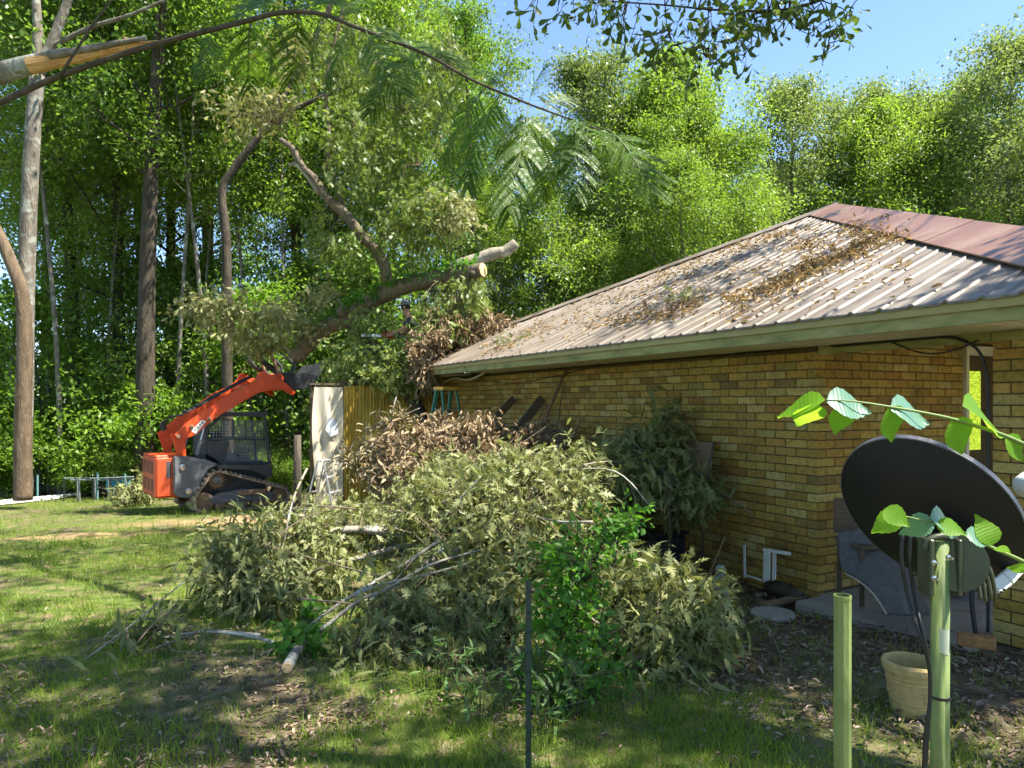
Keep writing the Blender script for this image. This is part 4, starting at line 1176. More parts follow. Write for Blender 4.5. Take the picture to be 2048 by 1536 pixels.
# planks and a pole against the wall
for (ax_, ay_, bx_, by_), w_, lb in (((1028, 797, 975, 852), .09, 'short dark plank leaning on the brick wall, nearer the ladder'), ((1084, 797, 1035, 860), .10, 'short dark plank leaning on the brick wall, nearer the thin pole')):
    sA = None
    # where the ray meets the wall plane
    def on_wall(px, py, o=.05):
        k = (px - CXP) / FPX; n2 = NV.to_2d(); base = C0.to_2d() + n2 * o
        Y = base.dot(n2) / (Vector((k, 1)).dot(n2)); return at(px, py, Y)
    a = on_wall(ax_, ay_, .06); c = on_wall(bx_, by_, .55); dd = (a - c)
    c = c - dd * 1.1
    b = MB(); b.beam(c, a, w_ * .55, w_ * 1.3, NV, .005); b.build('plank', M_WOODOLD, label=lb, cat='plank')
a = on_wall(1132, 742, .04); c = on_wall(1090, 835, .35); c = c - (a - c) * .9
b = MB(); b.tube([c, a], .022, 8); b.build('pole', mat('rusty_pipe', [(.14, .08, .04), (.22, .13, .07)], 14, .8), smooth=True, label='thin rusty pole leaning on the brick wall under the soffit', cat='pole')
# cables
def cable(pts, r, label, m=M_BLACK, name='cable'):
    b = MB(); b.tube(spline(pts, 6), r, 6); return b.build(name, m, smooth=True, label=label, cat='cable')
cable([on_wall(p, q, .03) for p, q in ((1240, 715), (1180, 735), (1110, 752), (1030, 766), (960, 762), (915, 755))], .006, 'slack dark cable sagging along the far part of the brick wall')
cable([on_wall(p, q, .03) for p, q in ((1128, 765), (1122, 800), (1115, 850))], .006, 'cable hanging straight down the wall beside the thin pole')
cable([on_wall(1470, 707, .03), on_wall(1635, 687, .03)] + [C0 + EV * t + NV * .012 + Z3 * z for t, z in ((.2, 2.205), (.6, 2.207), (.95, 2.208), (1.15, 2.205), (1.28, 2.17), (1.40, 2.08), (1.455, 1.9), (1.465, 1.5), (1.465, .9), (1.465, .2), (1.465, .04))], .012, 'black cable along the porch header and down the right corner')
cable([C0 + EV * t + NV * .02 + Z3 * z for t, z in ((.72, 2.2), (.85, 2.14), (1.0, 2.09), (1.15, 2.085), (1.3, 2.12), (1.40, 2.16))], .007, 'loop of black cable drooping below the porch header')
cable([C0 + EV * 1.44 + NV * .02 + Z3 * .7, C0 + EV * 1.40 + NV * .1 + Z3 * .35, C0 + EV * 1.44 + NV * .12 + Z3 * .02], .016, 'dark hose running down to the slab beside the right pier')
# ------------------------------------------------------------------ leafy branches built from limbs and blobs of leaf clusters
def leafy(parent, blobs, anchors, per, leaf, kind, m_leaf, m_twig, seed, droop=.6, cr=.16, twig_r=.005, twig_every=1, name='leaves', shell=.5, tone=(0, 1), flat=1.0, spread_dir=None):
    """blobs: (centre, rx, ry, rz, n). Clusters fill the blob, thin twigs tie them to the nearest limb point."""
    rg = np.random.default_rng(seed)
    C = []
    for c, rx, ry, rz, n in blobs:
        v = rand_dirs(rg, n); r = rg.random(n) ** (1 / 3) * (1 - shell) + shell * rg.random(n) ** .25
        r = r * np.where(rg.random(n) < .18, rg.uniform(1.05, 1.5, n), rg.uniform(.6, 1.05, n))
        C.append(np.array(tuple(c)) + v * r[:, None] * np.array([rx, ry, rz]))
    C = np.concatenate(C)
    A_ = np.array([tuple(a) for a in anchors]) if len(anchors) else C[:1]
    n = len(C)
    near = np.argmin(((C[:, None, :] - A_[None, :, :]) ** 2).sum(-1), axis=1)
    tb = MB()
    out = C - A_[near]
    outn = out / (np.linalg.norm(out, axis=1, keepdims=True) + 1e-6)
    for i in range(0, n, twig_every):
        a = Vector(A_[near[i]]); c = Vector(C[i]); L = (c - a).length
        if L < .03: continue
        if L > 1.6: a = c.lerp(a, 1.6 / L); L = 1.6
        m1 = a.lerp(c, .5) + Vector(rg.normal(size=3)) * .08 * L + Vector((0, 0, .08 * L))
        tb.tube([a, m1, c], [twig_r * 1.6, twig_r, twig_r * .5], 3, False)
    ci = np.repeat(np.arange(n), per); nl = len(ci)
    dv = outn * .45 + rand_dirs(rg, n) * .75 + np.array([0, 0, -.12]); dv /= np.linalg.norm(dv, axis=1, keepdims=True)
    off = rg.normal(size=(nl, 3)) * cr * .22
    P = C[ci] + off + dv[ci] * (rg.uniform(-.8, 1.0, nl) * cr * 1.5)[:, None]
    D = rand_dirs(rg, nl) * .62 + dv[ci] * .6 + np.array([0, 0, -droop]) * rg.uniform(.1, 1.2, nl)[:, None]
    Nn = rand_dirs(rg, nl) * .8 + np.array([0, 0, .55 * flat]) + outn[ci] * .3
    S = leaf * rg.uniform(.5, 1.25, nl)
    rnd = np.clip(tone[0] + (tone[1] - tone[0]) * (rg.random(n)[ci] * .5 + rg.random(nl) * .5), 0, 1)
    lo = link(name, leaves_mesh(name, P, D, Nn, S, kind, m_leaf, rnd)); tag(lo, kind='stuff')
    child(lo, parent)
    if tb.f:
        t = tag(tb.build('twigs', m_twig, smooth=True), kind='stuff'); child(t, parent)
    return lo
def limb(parent, pts, r0, r1, m, n=8, name='limb', seg=5, knob=.0, seed=0):
    sp_ = spline(pts, seg); rr = random.Random(seed)
    b = MB(); b.tube(sp_, [(r0 + (r1 - r0) * i / (len(sp_) - 1)) * (1 + knob * rr.uniform(-1, 1)) for i in range(len(sp_))], n)
    child(b.build(name, m, smooth=True), parent)
    return sp_
def bl(px, py, Y, rpx, rpy, rd, n):
    k = Y / FPX
    return (at(px, py, Y), rpx * k, rd, rpy * k, n)

# the lifted log: a forked oak top, sawn at the right end
lg0 = at(600, 705, 15.6)
LOG = empty('oak_log', lg0, 0, 'forked oak log with leaves held up by the loader, sawn pale at its end', 'log')
main = [at(p, q, Y) for p, q, Y in ((590, 712, 15.7), (640, 662, 15.4), (700, 632, 15.0), (760, 592, 14.6), (830, 566, 14.1), (900, 551, 13.7), (966, 540, 13.3))]
ml = limb(LOG, main, .20, .14, BARK_OAK, 16, 'trunk', 9, .09)
d_end = (ml[-1] - ml[-3]).normalized()
b = MB(); b.lathe([(.125, 0), (.12, .01), (0, .012)], ml[-1], 18, tuple(d_end)); child(b.build('sawn_face', M_FRESHWOOD, smooth=False), LOG)
b = MB(); nb_ = at(688, 628, 14.85); b.tube([nb_, nb_ + Vector((-.08, -.1, .14))], [.13, .10], 10); child(b.build('knot', BARK_OAK, smooth=True), LOG)
b = MB(); nb_ = at(945, 548, 13.25); b.tube([nb_ + Vector((0, .03, 0)), nb_ + Vector((0, -.06, 0))], [.08, .065], 10); child(b.build('knot', BARK_DARK, smooth=True), LOG)
l2 = limb(LOG, [at(p, q, 14.2) for p, q in ((880, 545), (930, 528), (985, 508), (1010, 503), (1032, 486))], .15, .10, BARK_LIGHT, 10, knob=.08)
l3 = limb(LOG, [at(p, q, Y) for p, q, Y in ((772, 590, 14.5), (772, 545, 14.3), (755, 505, 14.2), (720, 468, 14.1), (690, 428, 14.0), (655, 398, 13.9), (632, 362, 13.9), (604, 332, 13.9), (584, 296, 13.9), (560, 280, 13.9))], .125, .055, BARK_OAK, 9, knob=.08)
l4 = limb(LOG, [at(p, q, 13.9) for p, q in ((640, 388), (610, 345), (590, 328), (578, 332))], .06, .035, BARK_LIGHT, 7)
l5 = limb(LOG, [at(p, q, Y) for p, q, Y in ((700, 650, 15.0), (745, 690, 14.8), (790, 735, 14.6), (812, 775, 14.3), (838, 822, 13.9), (856, 870, 13.6), (870, 960, 13.4))], .12, .15, BARK_DARK, 9)
l6 = limb(LOG, [at(p, q, 14.4) for p, q in ((655, 330), (660, 270), (650, 180), (668, 90), (690, 0), (705, -90))], .05, .03, BARK_OAK, 6)
l7 = limb(LOG, [at(p, q, 14.6) for p, q in ((690, 430), (672, 360), (655, 330), (662, 285))], .06, .05, BARK_OAK, 7)
l8 = limb(LOG, [at(p, q, 15.5) for p, q in ((640, 650), (560, 640), (480, 620), (400, 600))], .05, .015, BARK_OAK, 5)
anch = ml + l3 + l5 + l6 + l7 + l8 + [at(p, q, 14.4) for p, q in ((760, 120), (800, 220), (840, 330), (880, 420), (700, 250), (740, 340), (560, 250), (900, 120))]
leafy(LOG, [bl(720, 330, 14.3, 90, 120, 1.2, 150), bl(800, 250, 14.6, 110, 130, 1.2, 170), bl(700, 130, 14.8, 80, 130, 1.1, 120), bl(860, 430, 14.0, 80, 55, 1.0, 110),
            bl(880, 130, 14.8, 60, 120, 1.2, 90), bl(800, 470, 14.2, 70, 60, .9, 70), bl(640, 470, 14.4, 40, 60, .8, 30), bl(700, 500, 14.2, 60, 50, .7, 40)],
      anch, 11, .15, 'oak', LF_OAKG, TWIG, 31, .8, .22, .006, 3, tone=(.05, .95))
leafy(LOG, [bl(520, 222, 14.6, 100, 42, .9, 75), bl(600, 120, 15, 60, 60, .8, 40), bl(425, 615, 15.3, 72, 40, .8, 80), bl(520, 640, 15.4, 90, 46, .8, 100), bl(600, 650, 15.4, 60, 40, .7, 50),
            bl(520, 690, 15.6, 60, 24, .4, 30), bl(900, 425, 13.8, 55, 38, .7, 60), bl(640, 590, 15.2, 50, 30, .6, 30)],
      anch, 12, .15, 'oak', LF_OAK, TWIG, 32, .55, .22, .006, 3, tone=(.45, 1))
leafy(LOG, [bl(705, 735, 14.2, 60, 50, .6, 90), bl(770, 735, 13.9, 60, 45, .6, 95), bl(865, 625, 14.1, 24, 40, .4, 26), bl(735, 655, 14.5, 40, 40, .5, 36), bl(650, 800, 14.6, 30, 30, .4, 20), bl(800, 765, 13.7, 50, 36, .5, 55), bl(825, 700, 14.2, 30, 24, .3, 24),
            bl(930, 590, 13.6, 60, 50, .7, 70), bl(880, 660, 13.5, 60, 50, .6, 70)],
      anch, 11, .14, 'oak', LF_OAKG, TWIG, 33, .7, .2, .006, 2, tone=(.2, 1))
# small poison-ivy like leaves riding on the log
leafy(LOG, [(p + Vector((0, -.1, .12)), .25, .2, .12, 7) for p in ml[4:-4:2]], ml, 8, .11, 'oval', LF_VINE, TWIG, 34, .2, .12, .003, 2, name='vine_leaves')

# dead branch tops hung up on the far corner of the roof
DB = empty('dead_branch_heap', hp(9.0, .2, 2.4), 0, 'heap of dry brown leaved branches hung over the far corner of the roof', 'branches')
dl = limb(DB, [at(p, q, Y) for p, q, Y in ((850, 740, 13.0), (900, 690, 13.4), (960, 650, 13.8), (1010, 640, 14.2))], .05, .02, BARK_OAK, 6)
dl += limb(DB, [at(p, q, 13.3) for p, q in ((870, 720), (880, 650), (930, 590))], .035, .012, BARK_OAK, 5)
leafy(DB, [bl(905, 660, 13.6, 60, 45, .7, 110), bl(960, 650, 14.0, 50, 34, .7, 75), bl(860, 700, 13.0, 42, 40, .5, 70), bl(850, 740, 12.9, 25, 40, .4, 45), bl(1000, 655, 14.4, 40, 20, .6, 35)], dl, 12, .13, 'curl', LF_DEAD, TWIG, 41, .8, .17, .005, 2)

# ------------------------------------------------------------------ cut oak brush on the ground
def brush(label, limbs_, blobs, seed, kind='oak', m=LF_OAK, per=14, leaf=.112, droop=.6, cr=.16, tone=(0, 1), bark=BARK_LIGHT, group='cut branches piled beside the house', tw=1, shell=.3, name='cut_branch', tr=.0045):
    base = limbs_[0][0][0]
    e = empty(name, (base.x, base.y, ground(base.x, base.y)), 0, label, 'branch', group)
    an = []
    for i, (pts, r0, r1) in enumerate(limbs_): an += limb(e, pts, r0, r1, bark, 7, knob=.06, seed=i)
    if kind == 'oak':
        leafy(e, [(c, a, b2, d, max(2, int(n * .6))) for c, a, b2, d, n in blobs], an, per, leaf, kind, m, TWIG, seed, droop, cr, tr, tw, tone=tone, shell=shell)
        leafy(e, [(c, a, b2, d, max(2, int(n * .5))) for c, a, b2, d, n in blobs], an, per, leaf * 1.15, 'lance', m, TWIG, seed + 500, droop * 1.3, cr * 1.2, tr, 2, tone=(tone[0] * .4, tone[1]), shell=shell, name='narrow_leaves')
    else:
        leafy(e, blobs, an, per, leaf, kind, m, TWIG, seed, droop, cr, tr, tw, tone=tone, shell=shell)
    rr_ = random.Random(seed); tg = MB()
    for k_ in range(6):                 # stems running through the leaves
        c1, a1, b1_, d1, _n = rr_.choice(blobs); c2 = rr_.choice(blobs)[0]
        o1 = Vector((rr_.uniform(-1, 1) * a1, rr_.uniform(-1, .2) * b1_, rr_.uniform(-.2, 1.0) * d1)); q_ = c1 + o1
        dr = (c2 - c1).normalized() if (c2 - c1).length > .1 else Vector((rr_.gauss(0, 1), rr_.gauss(0, .4), .2)).normalized()
        dr = (dr + Vector((rr_.gauss(0, .4), rr_.gauss(0, .3), rr_.gauss(0, .3)))).normalized(); ln_ = rr_.uniform(.5, 1.1)
        limb(e, [q_ - dr * ln_ * .5, q_ + Vector((rr_.gauss(0, .05), 0, rr_.gauss(0, .05))), q_ + dr * ln_ * .5 + Vector((0, 0, rr_.gauss(0, .08)))], rr_.uniform(.007, .014), .004, rr_.choice((BARK_LIGHT, BARK_OAK, TWIG)), 6, knob=.1, seed=k_)
    for c, a, b2, d, n in blobs:        # broken bare twigs poking out
        for _ in range(max(2, n // 7)):
            v = Vector((rr_.gauss(0, 1), rr_.gauss(0, 1), rr_.gauss(0, .8))).normalized(); p = c + Vector((v.x * a, v.y * b2, v.z * d)) * rr_.uniform(.5, 1.0)
            w = (v * .7 + Vector((rr_.gauss(0, .6), rr_.gauss(0, .6), rr_.gauss(0, .4)))).normalized() * rr_.uniform(.12, .42)
            tg.tube([p - w * .6, p + Vector((0, 0, .03)), p + w * .5 + Vector((rr_.gauss(0, .03), 0, rr_.gauss(0, .03))), p + w], [.005, .004, .003, .0012], 3, False)
    child(tag(tg.build('broken_twigs', TWIG if rr_.random() < .6 else TWIG_DARK, smooth=True), kind='stuff'), e)
    return e
A3 = lambda *t: [at(p, q, Y) for p, q, Y in t]
brush('rounded dark green bough at the left end of the brush, tips spreading over the lawn',
      [(A3((850, 1075, 6.9), (760, 1062, 6.8), (690, 1060, 6.7), (600, 1080, 6.6), (480, 1110, 6.5)), .05, .015), (A3((850, 1080, 6.9), (700, 1120, 6.5), (560, 1150, 6.2), (450, 1170, 6.1)), .03, .01)],
      [bl(520, 1110, 6.4, 105, 85, .6, 190), bl(620, 1100, 6.6, 100, 75, .6, 130), bl(560, 1180, 6.1, 100, 60, .45, 110), bl(460, 1160, 6.2, 60, 60, .4, 60), bl(690, 1060, 7.0, 70, 50, .5, 60)], 51, tone=(0, .72), droop=.7)
brush('pale bough in the middle of the brush, bleached leaves turned to the sun',
      [(A3((760, 1210, 5.5), (850, 1130, 5.9), (980, 1030, 6.5), (1120, 960, 7.2)), .035, .012), (A3((880, 1120, 6.0), (960, 1070, 6.1), (1050, 1010, 6.4)), .02, .008)],
      [bl(940, 985, 6.9, 120, 60, .7, 170), bl(1060, 950, 7.2, 110, 50, .7, 150), bl(1130, 1000, 6.8, 90, 60, .6, 120), bl(1000, 1060, 6.3, 130, 60, .5, 150), bl(860, 1040, 6.8, 90, 50, .5, 80), bl(1180, 930, 7.3, 60, 36, .5, 50)], 52, tone=(.3, 1), droop=.4)
brush('bough at the right end of the brush, yellowish lobed leaves over the bare soil',
      [(A3((1180, 1160, 5.6), (1260, 1200, 5.3), (1340, 1220, 5.1), (1420, 1240, 4.9)), .03, .01), (A3((1200, 1180, 5.5), (1260, 1260, 4.9), (1320, 1310, 4.6)), .02, .008)],
      [bl(1320, 1200, 5.2, 110, 55, .45, 150), bl(1390, 1260, 4.9, 70, 55, .35, 95), bl(1300, 1290, 4.7, 80, 60, .35, 100), bl(1240, 1180, 5.4, 70, 50, .4, 70), bl(1350, 1320, 4.6, 50, 40, .25, 40)], 53, tone=(.35, 1), leaf=.125, droop=.45)
brush('leafy bough against the wall, hanging over the patio chair',
      [(A3((1180, 1000, 7.6), (1250, 940, 7.7), (1310, 890, 7.7), (1330, 860, 7.7)), .025, .008), (A3((1200, 1000, 7.6), (1300, 980, 7.4), (1400, 990, 7.2)), .02, .006)],
      [bl(1310, 900, 7.7, 70, 50, .35, 80), bl(1290, 960, 7.5, 90, 45, .45, 100), bl(1370, 985, 7.2, 60, 35, .35, 70), bl(1225, 960, 7.3, 80, 45, .45, 90), bl(1180, 1010, 7.0, 70, 50, .45, 80), bl(1330, 850, 7.75, 26, 26, .2, 16)], 54, tone=(.0, .6), droop=.85, leaf=.15, bark=TWIG)
brush('low shaded bough under the middle of the brush, close to the grass',
      [(A3((700, 1290, 4.9), (820, 1240, 5.2), (960, 1200, 5.5), (1080, 1170, 5.8)), .03, .01)],
      [bl(840, 1250, 5.2, 130, 60, .4, 140), bl(980, 1200, 5.5, 120, 60, .45, 150), bl(760, 1320, 4.8, 100, 45, .3, 90), bl(920, 1310, 4.8, 110, 45, .3, 100), bl(1080, 1150, 5.8, 90, 60, .4, 80), bl(880, 1160, 5.8, 110, 50, .5, 110)], 55, tone=(0, .65), droop=.6, leaf=.13)
brush('wilted spray lying alone on the grass left of the brush',
      [(A3((520, 1270, 5.2), (420, 1262, 5.2), (330, 1275, 5.1), (250, 1300, 4.95), (200, 1330, 4.8)), .012, .005), (A3((480, 1310, 5.0), (380, 1310, 5.0), (300, 1330, 4.8)), .009, .004)],
      [bl(270, 1290, 5.0, 80, 22, .25, 26), bl(330, 1320, 4.85, 70, 20, .25, 26), bl(230, 1350, 4.7, 50, 16, .2, 14), bl(310, 1255, 5.1, 40, 20, .2, 9)], 56, tone=(0, .9), per=6, leaf=.16, droop=.8, cr=.1)
# long bare limbs crossing the brush
def bare(label, pts, r0, r1, m=BARK_LIGHT, name='bare_limb', cut=False, side=()):
    e = empty(name, (pts[0].x, pts[0].y, ground(pts[0].x, pts[0].y)), 0, label, 'branch', 'bare limbs in the brush')
    limb(e, pts, r0, r1, m, 8, knob=.08)
    for q in side: limb(e, q, r1 * 1.2, r1 * .4, m, 6)
    return e
bare('longest pale limb slanting up through the front of the brush', A3((470, 1330, 4.75), (560, 1290, 4.9), (690, 1200, 5.2), (790, 1140, 5.5), (880, 1080, 5.8)), .011, .013, side=[A3((690, 1200, 5.2), (760, 1170, 5.25), (850, 1150, 5.3), (940, 1125, 5.5)), A3((560, 1290, 4.9), (500, 1272, 4.95), (420, 1264, 5.0), (330, 1272, 5.0))])
bare('forked pale limb beside the longest one, pointing up right', A3((640, 1262, 4.95), (720, 1200, 5.1), (770, 1180, 5.2), (860, 1130, 5.4), (960, 1100, 5.7)), .016, .008, side=[A3((740, 1200, 5.1), (790, 1160, 5.4), (830, 1115, 5.6)), A3((480, 1330, 4.7), (420, 1310, 4.8), (330, 1300, 4.85))])
bare('thick grey log lying level behind the left bough', A3((640, 1052, 7.1), (720, 1058, 7.1), (800, 1064, 7.1), (900, 1072, 7.1)), .075, .06, BARK_GREY)
LGC = empty('cut_log', on_ground(578, 1355), 0, 'short cut log end showing pale wood in the grass under the brush', 'log')
cpt = [on_ground(574, 1352) + Vector((0, 0, .05)), on_ground(592, 1322) + Vector((0, 0, .06)), on_ground(620, 1285) + Vector((0, 0, .07))]
limb(LGC, cpt, .036, .034, BARK_GREY, 10, 'trunk'); b = MB(); dd = (cpt[0] - cpt[1]).normalized(); b.lathe([(.034, 0), (.032, .006), (0, .007)], cpt[0], 14, tuple(dd)); child(b.build('sawn_face', M_FRESHWOOD), LGC)
# dry brown brush against the wall
brush('dry brown curled brush heaped below the green ladder',
      [(A3((800, 1000, 9.5), (880, 900, 9.8), (940, 860, 10.0)), .03, .01), (A3((980, 980, 9.2), (960, 900, 9.6), (900, 860, 9.8)), .02, .008)],
      [bl(930, 880, 9.7, 85, 45, .8, 200), bl(860, 930, 9.5, 80, 50, .7, 140), bl(960, 930, 9.2, 80, 40, .6, 120), bl(790, 930, 10.2, 60, 70, .6, 90), bl(880, 860, 10.2, 40, 24, .4, 40)], 61, 'curl', LF_DEAD, 13, .13, .7, .16, bark=BARK_OAK)
brush('reddish dry brush against the wall below the leaning planks',
      [(A3((1020, 960, 8.6), (1060, 890, 8.9), (1110, 860, 9.0)), .02, .006)],
      [bl(1085, 890, 8.9, 60, 36, .5, 110), bl(1040, 930, 8.6, 50, 40, .5, 70)], 62, 'curl', LF_DEAD, 13, .11, .5, .13, bark=TWIG, tone=(.2, 1))
brush('dull olive dry branch standing before the yellow corrugated wall',
      [(A3((905 - 110, 985, 11.2), (745, 985, 11.6), (738, 925, 11.6), (735, 890, 11.6)), .03, .015), (A3((820, 990, 11), (800, 930, 11.3), (770, 880, 11.5)), .02, .008)],
      [bl(770, 900, 11.6, 55, 50, .5, 70), bl(730, 920, 11.4, 36, 40, .4, 40), bl(820, 960, 10.8, 50, 40, .5, 60), bl(800, 850, 11.9, 40, 40, .4, 50)], 63, 'curl', leaf_mat('leaf_dry_olive', [(0, (.09, .07, .03)), (.5, (.20, .16, .08)), (1, (.36, .30, .17))], .2), 10, .12, .7, .16, bark=TWIG)
brush('mixed pale branches on the trampled ground before the lean-to',
      [(A3((560, 1030, 8.6), (640, 1035, 8.6), (760, 1040, 8.4), (860, 1030, 8.2)), .03, .012), (A3((650, 1020, 9.2), (720, 1010, 9.2), (820, 1000, 9.0)), .02, .01)],
      [bl(740, 1035, 8.6, 110, 18, .6, 70), bl(850, 1000, 8.4, 70, 40, .6, 80), bl(900, 960, 8.0, 70, 40, .5, 80), bl(640, 1030, 8.8, 60, 14, .5, 30)], 64, tone=(.2, 1), per=8)

# ------------------------------------------------------------------ living weeds and vines
def weeds(name, label, blobs, anchors, seed, kind='oval', m=LF_VINE, per=7, leaf=.075, cat='weeds', tw=1, droop=.1, cr=.10):
    base = anchors[0]
    e = empty(name, (base.x, base.y, ground(base.x, base.y)), 0, label, cat)
    leafy(e, blobs, anchors, per, leaf, kind, m, TWIG_DARK, seed, droop, cr, .0035, tw)
    return e
gA = [on_ground(1110, 1420), on_ground(1150, 1400), at(1130, 1250, 4.3), at(1180, 1150, 4.5), at(1220, 1080, 4.7)]
weeds('green_bush', 'bright green leafy sapling growing through the brush behind the metal stake', [bl(1150, 1130, 4.5, 75, 80, .35, 90), bl(1230, 1060, 4.7, 40, 40, .25, 34), bl(1130, 1240, 4.3, 75, 70, .3, 80), bl(1180, 1330, 4.1, 70, 60, .3, 60), bl(1110, 1380, 4.0, 70, 40, .25, 40), bl(1255, 1040, 4.8, 20, 30, .15, 12)], gA, 71, leaf=.062, cat='bush')
weeds('vine_clump', 'bright five leaved vine clump in front of the bare limbs', [bl(590, 1270, 4.9, 34, 26, .15, 22), bl(610, 1310, 4.8, 40, 20, .15, 20), bl(560, 1330, 4.7, 30, 20, .12, 12), bl(625, 1230, 5.1, 26, 20, .12, 10)], [on_ground(590, 1330), at(590, 1280, 4.9)], 72, leaf=.09, per=6, cat='vine')
STRAP = leaf_mat('leaf_strap_weed', [(0, (.06, .11, .03)), (.5, (.10, .18, .05)), (1, (.17, .26, .09))], .4)
for i, (px, py) in enumerate(((930, 1400), (985, 1340), (880, 1380), (1010, 1430), (1090, 1470), (1060, 1400), (960, 1460), (1150, 1440))):
    p = on_ground(px, py)
    e = empty('weed', p, 0, ('narrow leaved green weed before the brush, ' + ('leftmost of the row', 'tucked under the brush', 'beside the leaf litter', 'nearest the metal stake', 'at the sapling foot', 'right behind the metal stake', 'by itself on the litter', 'right of the metal stake')[[2, 1, 0, 3, 4, 5, 6, 7][i]]), 'weed', 'narrow leaved weeds')
    rg = np.random.default_rng(80 + i); n = 34
    st = np.array([[rg.normal() * .05, rg.normal() * .04, rg.uniform(.02, .30)] for _ in range(n)])
    D = np.stack([rg.normal(size=n), rg.normal(size=n), rg.uniform(.1, .9, n)], -1)
    o = link('leaves', leaves_mesh('leaves', st, D, rand_dirs(rg, n) * .4 + np.array([0, 0, 1]), rg.uniform(.06, .13, n), 'lance', STRAP), e); tag(o, kind='stuff')
    b = MB()
    for k in range(4): b.tube([(0, 0, -.02), (rg.normal() * .03, rg.normal() * .03, .18), (rg.normal() * .06, rg.normal() * .05, .33)], [.004, .003, .0015], 4, False)
    b.build('stems', TWIG_DARK, e)
# ------------------------------------------------------------------ leaves on the roof
def roof_hit(px, py):
    k = np.array([(px - CXP) / FPX, 1.0, -(py - HZP) / FPX])
    # plane through the eave with slope PITCH
    o0 = np.array(tuple(roofp(0, 0))); n = np.array(tuple((-EV).cross(WV + Vector((0, 0, PITCH)))))
    e = np.array([0, 0, EYE]); t = ((o0 - e) @ n) / (k @ n)
    p = e + k * t
    return Vector(p)
rg = np.random.default_rng(5)
RP = []
for (x0, y0, x1, y1, n, sp, sq) in ((1455, 505, 1590, 462, 300, 12, 5), (1300, 560, 1450, 515, 160, 14, 6), (1150, 630, 1330, 560, 120, 16, 7), (1010, 690, 1140, 640, 90, 14, 6),
                                    (1700, 470, 1790, 440, 330, 20, 9), (1620, 540, 1800, 470, 520, 16, 8), (1540, 585, 1640, 530, 330, 16, 7), (1450, 610, 1560, 570, 160, 14, 5), (1590, 500, 1640, 490, 110, 14, 6),
                                    (1230, 650, 1330, 620, 150, 16, 8), (1320, 640, 1400, 608, 120, 14, 7), (1170, 655, 1240, 640, 60, 12, 6), (970, 705, 1040, 690, 80, 10, 6), (1450, 640, 1560, 570, 60, 30, 12),
                                    (1580, 480, 1700, 440, 50, 30, 10), (1350, 560, 1480, 540, 60, 30, 14), (1250, 600, 1400, 570, 70, 40, 16), (1000, 690, 1750, 450, 500, 60, 20), (1400, 620, 1800, 520, 220, 60, 30)):
    for i in range(n):
        t = rg.random(); q = roof_hit(x0 + (x1 - x0) * t + rg.normal() * sp, y0 + (y1 - y0) * t + rg.normal() * sq)
        s_, o_ = house_so(q.x, q.y); u = OVER - float(o_)
        if u < -.02 or u > umax(float(s_)) - .1: continue
        RP.append((q.x, q.y, q.z + .012 + rg.random() * .035))
RP = np.array(RP); n = len(RP)
nr_ = np.array(tuple((-EV).cross(WV + Vector((0, 0, PITCH))).normalized())); nr_ = nr_ if nr_[2] > 0 else -nr_
D = rand_dirs(rg, n); D -= (D @ nr_)[:, None] * nr_ * .75
tag(link('roof_leaf_litter', leaves_mesh('roof_leaf_litter', RP, D, rand_dirs(rg, n) * .5 + nr_, rg.uniform(.04, .095, n), 'curl', LF_ROOF)), 'drifts of dry brown oak leaves lying on the ribbed roof', 'leaf litter', kind='stuff')
# a few green sprays slid down to the eave
for (x0, y0, lb, sd) in ((1300, 645, 'withered spray of leaves lying on the lower roof above the wall middle', 91), (1345, 622, 'second withered spray higher up the roof beside the first', 92), (990, 700, 'withered spray on the far left part of the roof', 93)):
    p = roof_hit(x0, y0); e = empty('withered_spray', p, 0, lb, 'branch', 'withered sprays on the roof')
    l_ = limb(e, [p + Vector((0, 0, .03)), p + Vector((.25, .1, .14)), p + Vector((.55, .25, .28))], .008, .003, TWIG, 5)
    leafy(e, [(p + Vector((.25, .12, .15)), .38, .25, .10, 26)], l_, 6, .10, 'oak', LF_OAK if sd != 91 else LF_LITTER, TWIG, sd, .4, .08, .003, 3)

# ------------------------------------------------------------------ lawn and leaf litter
LF_GRASS = leaf_mat('grass_blade', [(0, (.09, .14, .02)), (.4, (.16, .24, .03)), (.75, (.26, .34, .05)), (1, (.42, .38, .14))], .45, .5, .25, (1.2, 1.25, .5))
rg = np.random.default_rng(17)
def field(n, y0, y1, k=.78):
    Y = np.exp(rg.uniform(math.log(y0), math.log(y1), n)); X = rg.uniform(-k, k, n) * Y
    return X, Y
X, Y = field(190000, 2.9, 20)
soil, dirt, wood = masks(X, Y); s_, o_ = house_so(X, Y)
den = (1 - soil * .80) * (1 - dirt) * (1 - wood) * (.25 + .9 * sstep(.35, .62, vnoise(X, Y, 1.1, 9) * .5 + vnoise(X, Y, 3.7, 10) * .5))
den = np.where((o_ < .4) & (s_ > -2.2), 0, den)
kp = rg.random(len(X)) < den
X, Y = X[kp], Y[kp]; n = len(X)
Z = gzf(X, Y) + (vnoise(X, Y, .8, 3) - .5) * .06 + (vnoise(X, Y, 2.6, 4) - .5) * .04 - .02
tall = vnoise(X, Y, 1.7, 12)
L = (.045 + .085 * tall * rg.random(n)) * (1 + .04 * Y)
D = np.stack([rg.normal(size=n) * .45, rg.normal(size=n) * .45, np.ones(n)], -1)
gm = leaves_mesh('grass', np.stack([X, Y, Z], -1), D, np.stack([rg.normal(size=n), rg.normal(size=n), rg.normal(size=n) * .2], -1), L * 1.0, 'blade', LF_GRASS, np.clip(rg.random(n) * .6 + .4 * vnoise(X, Y, .9, 13) , 0, 1))
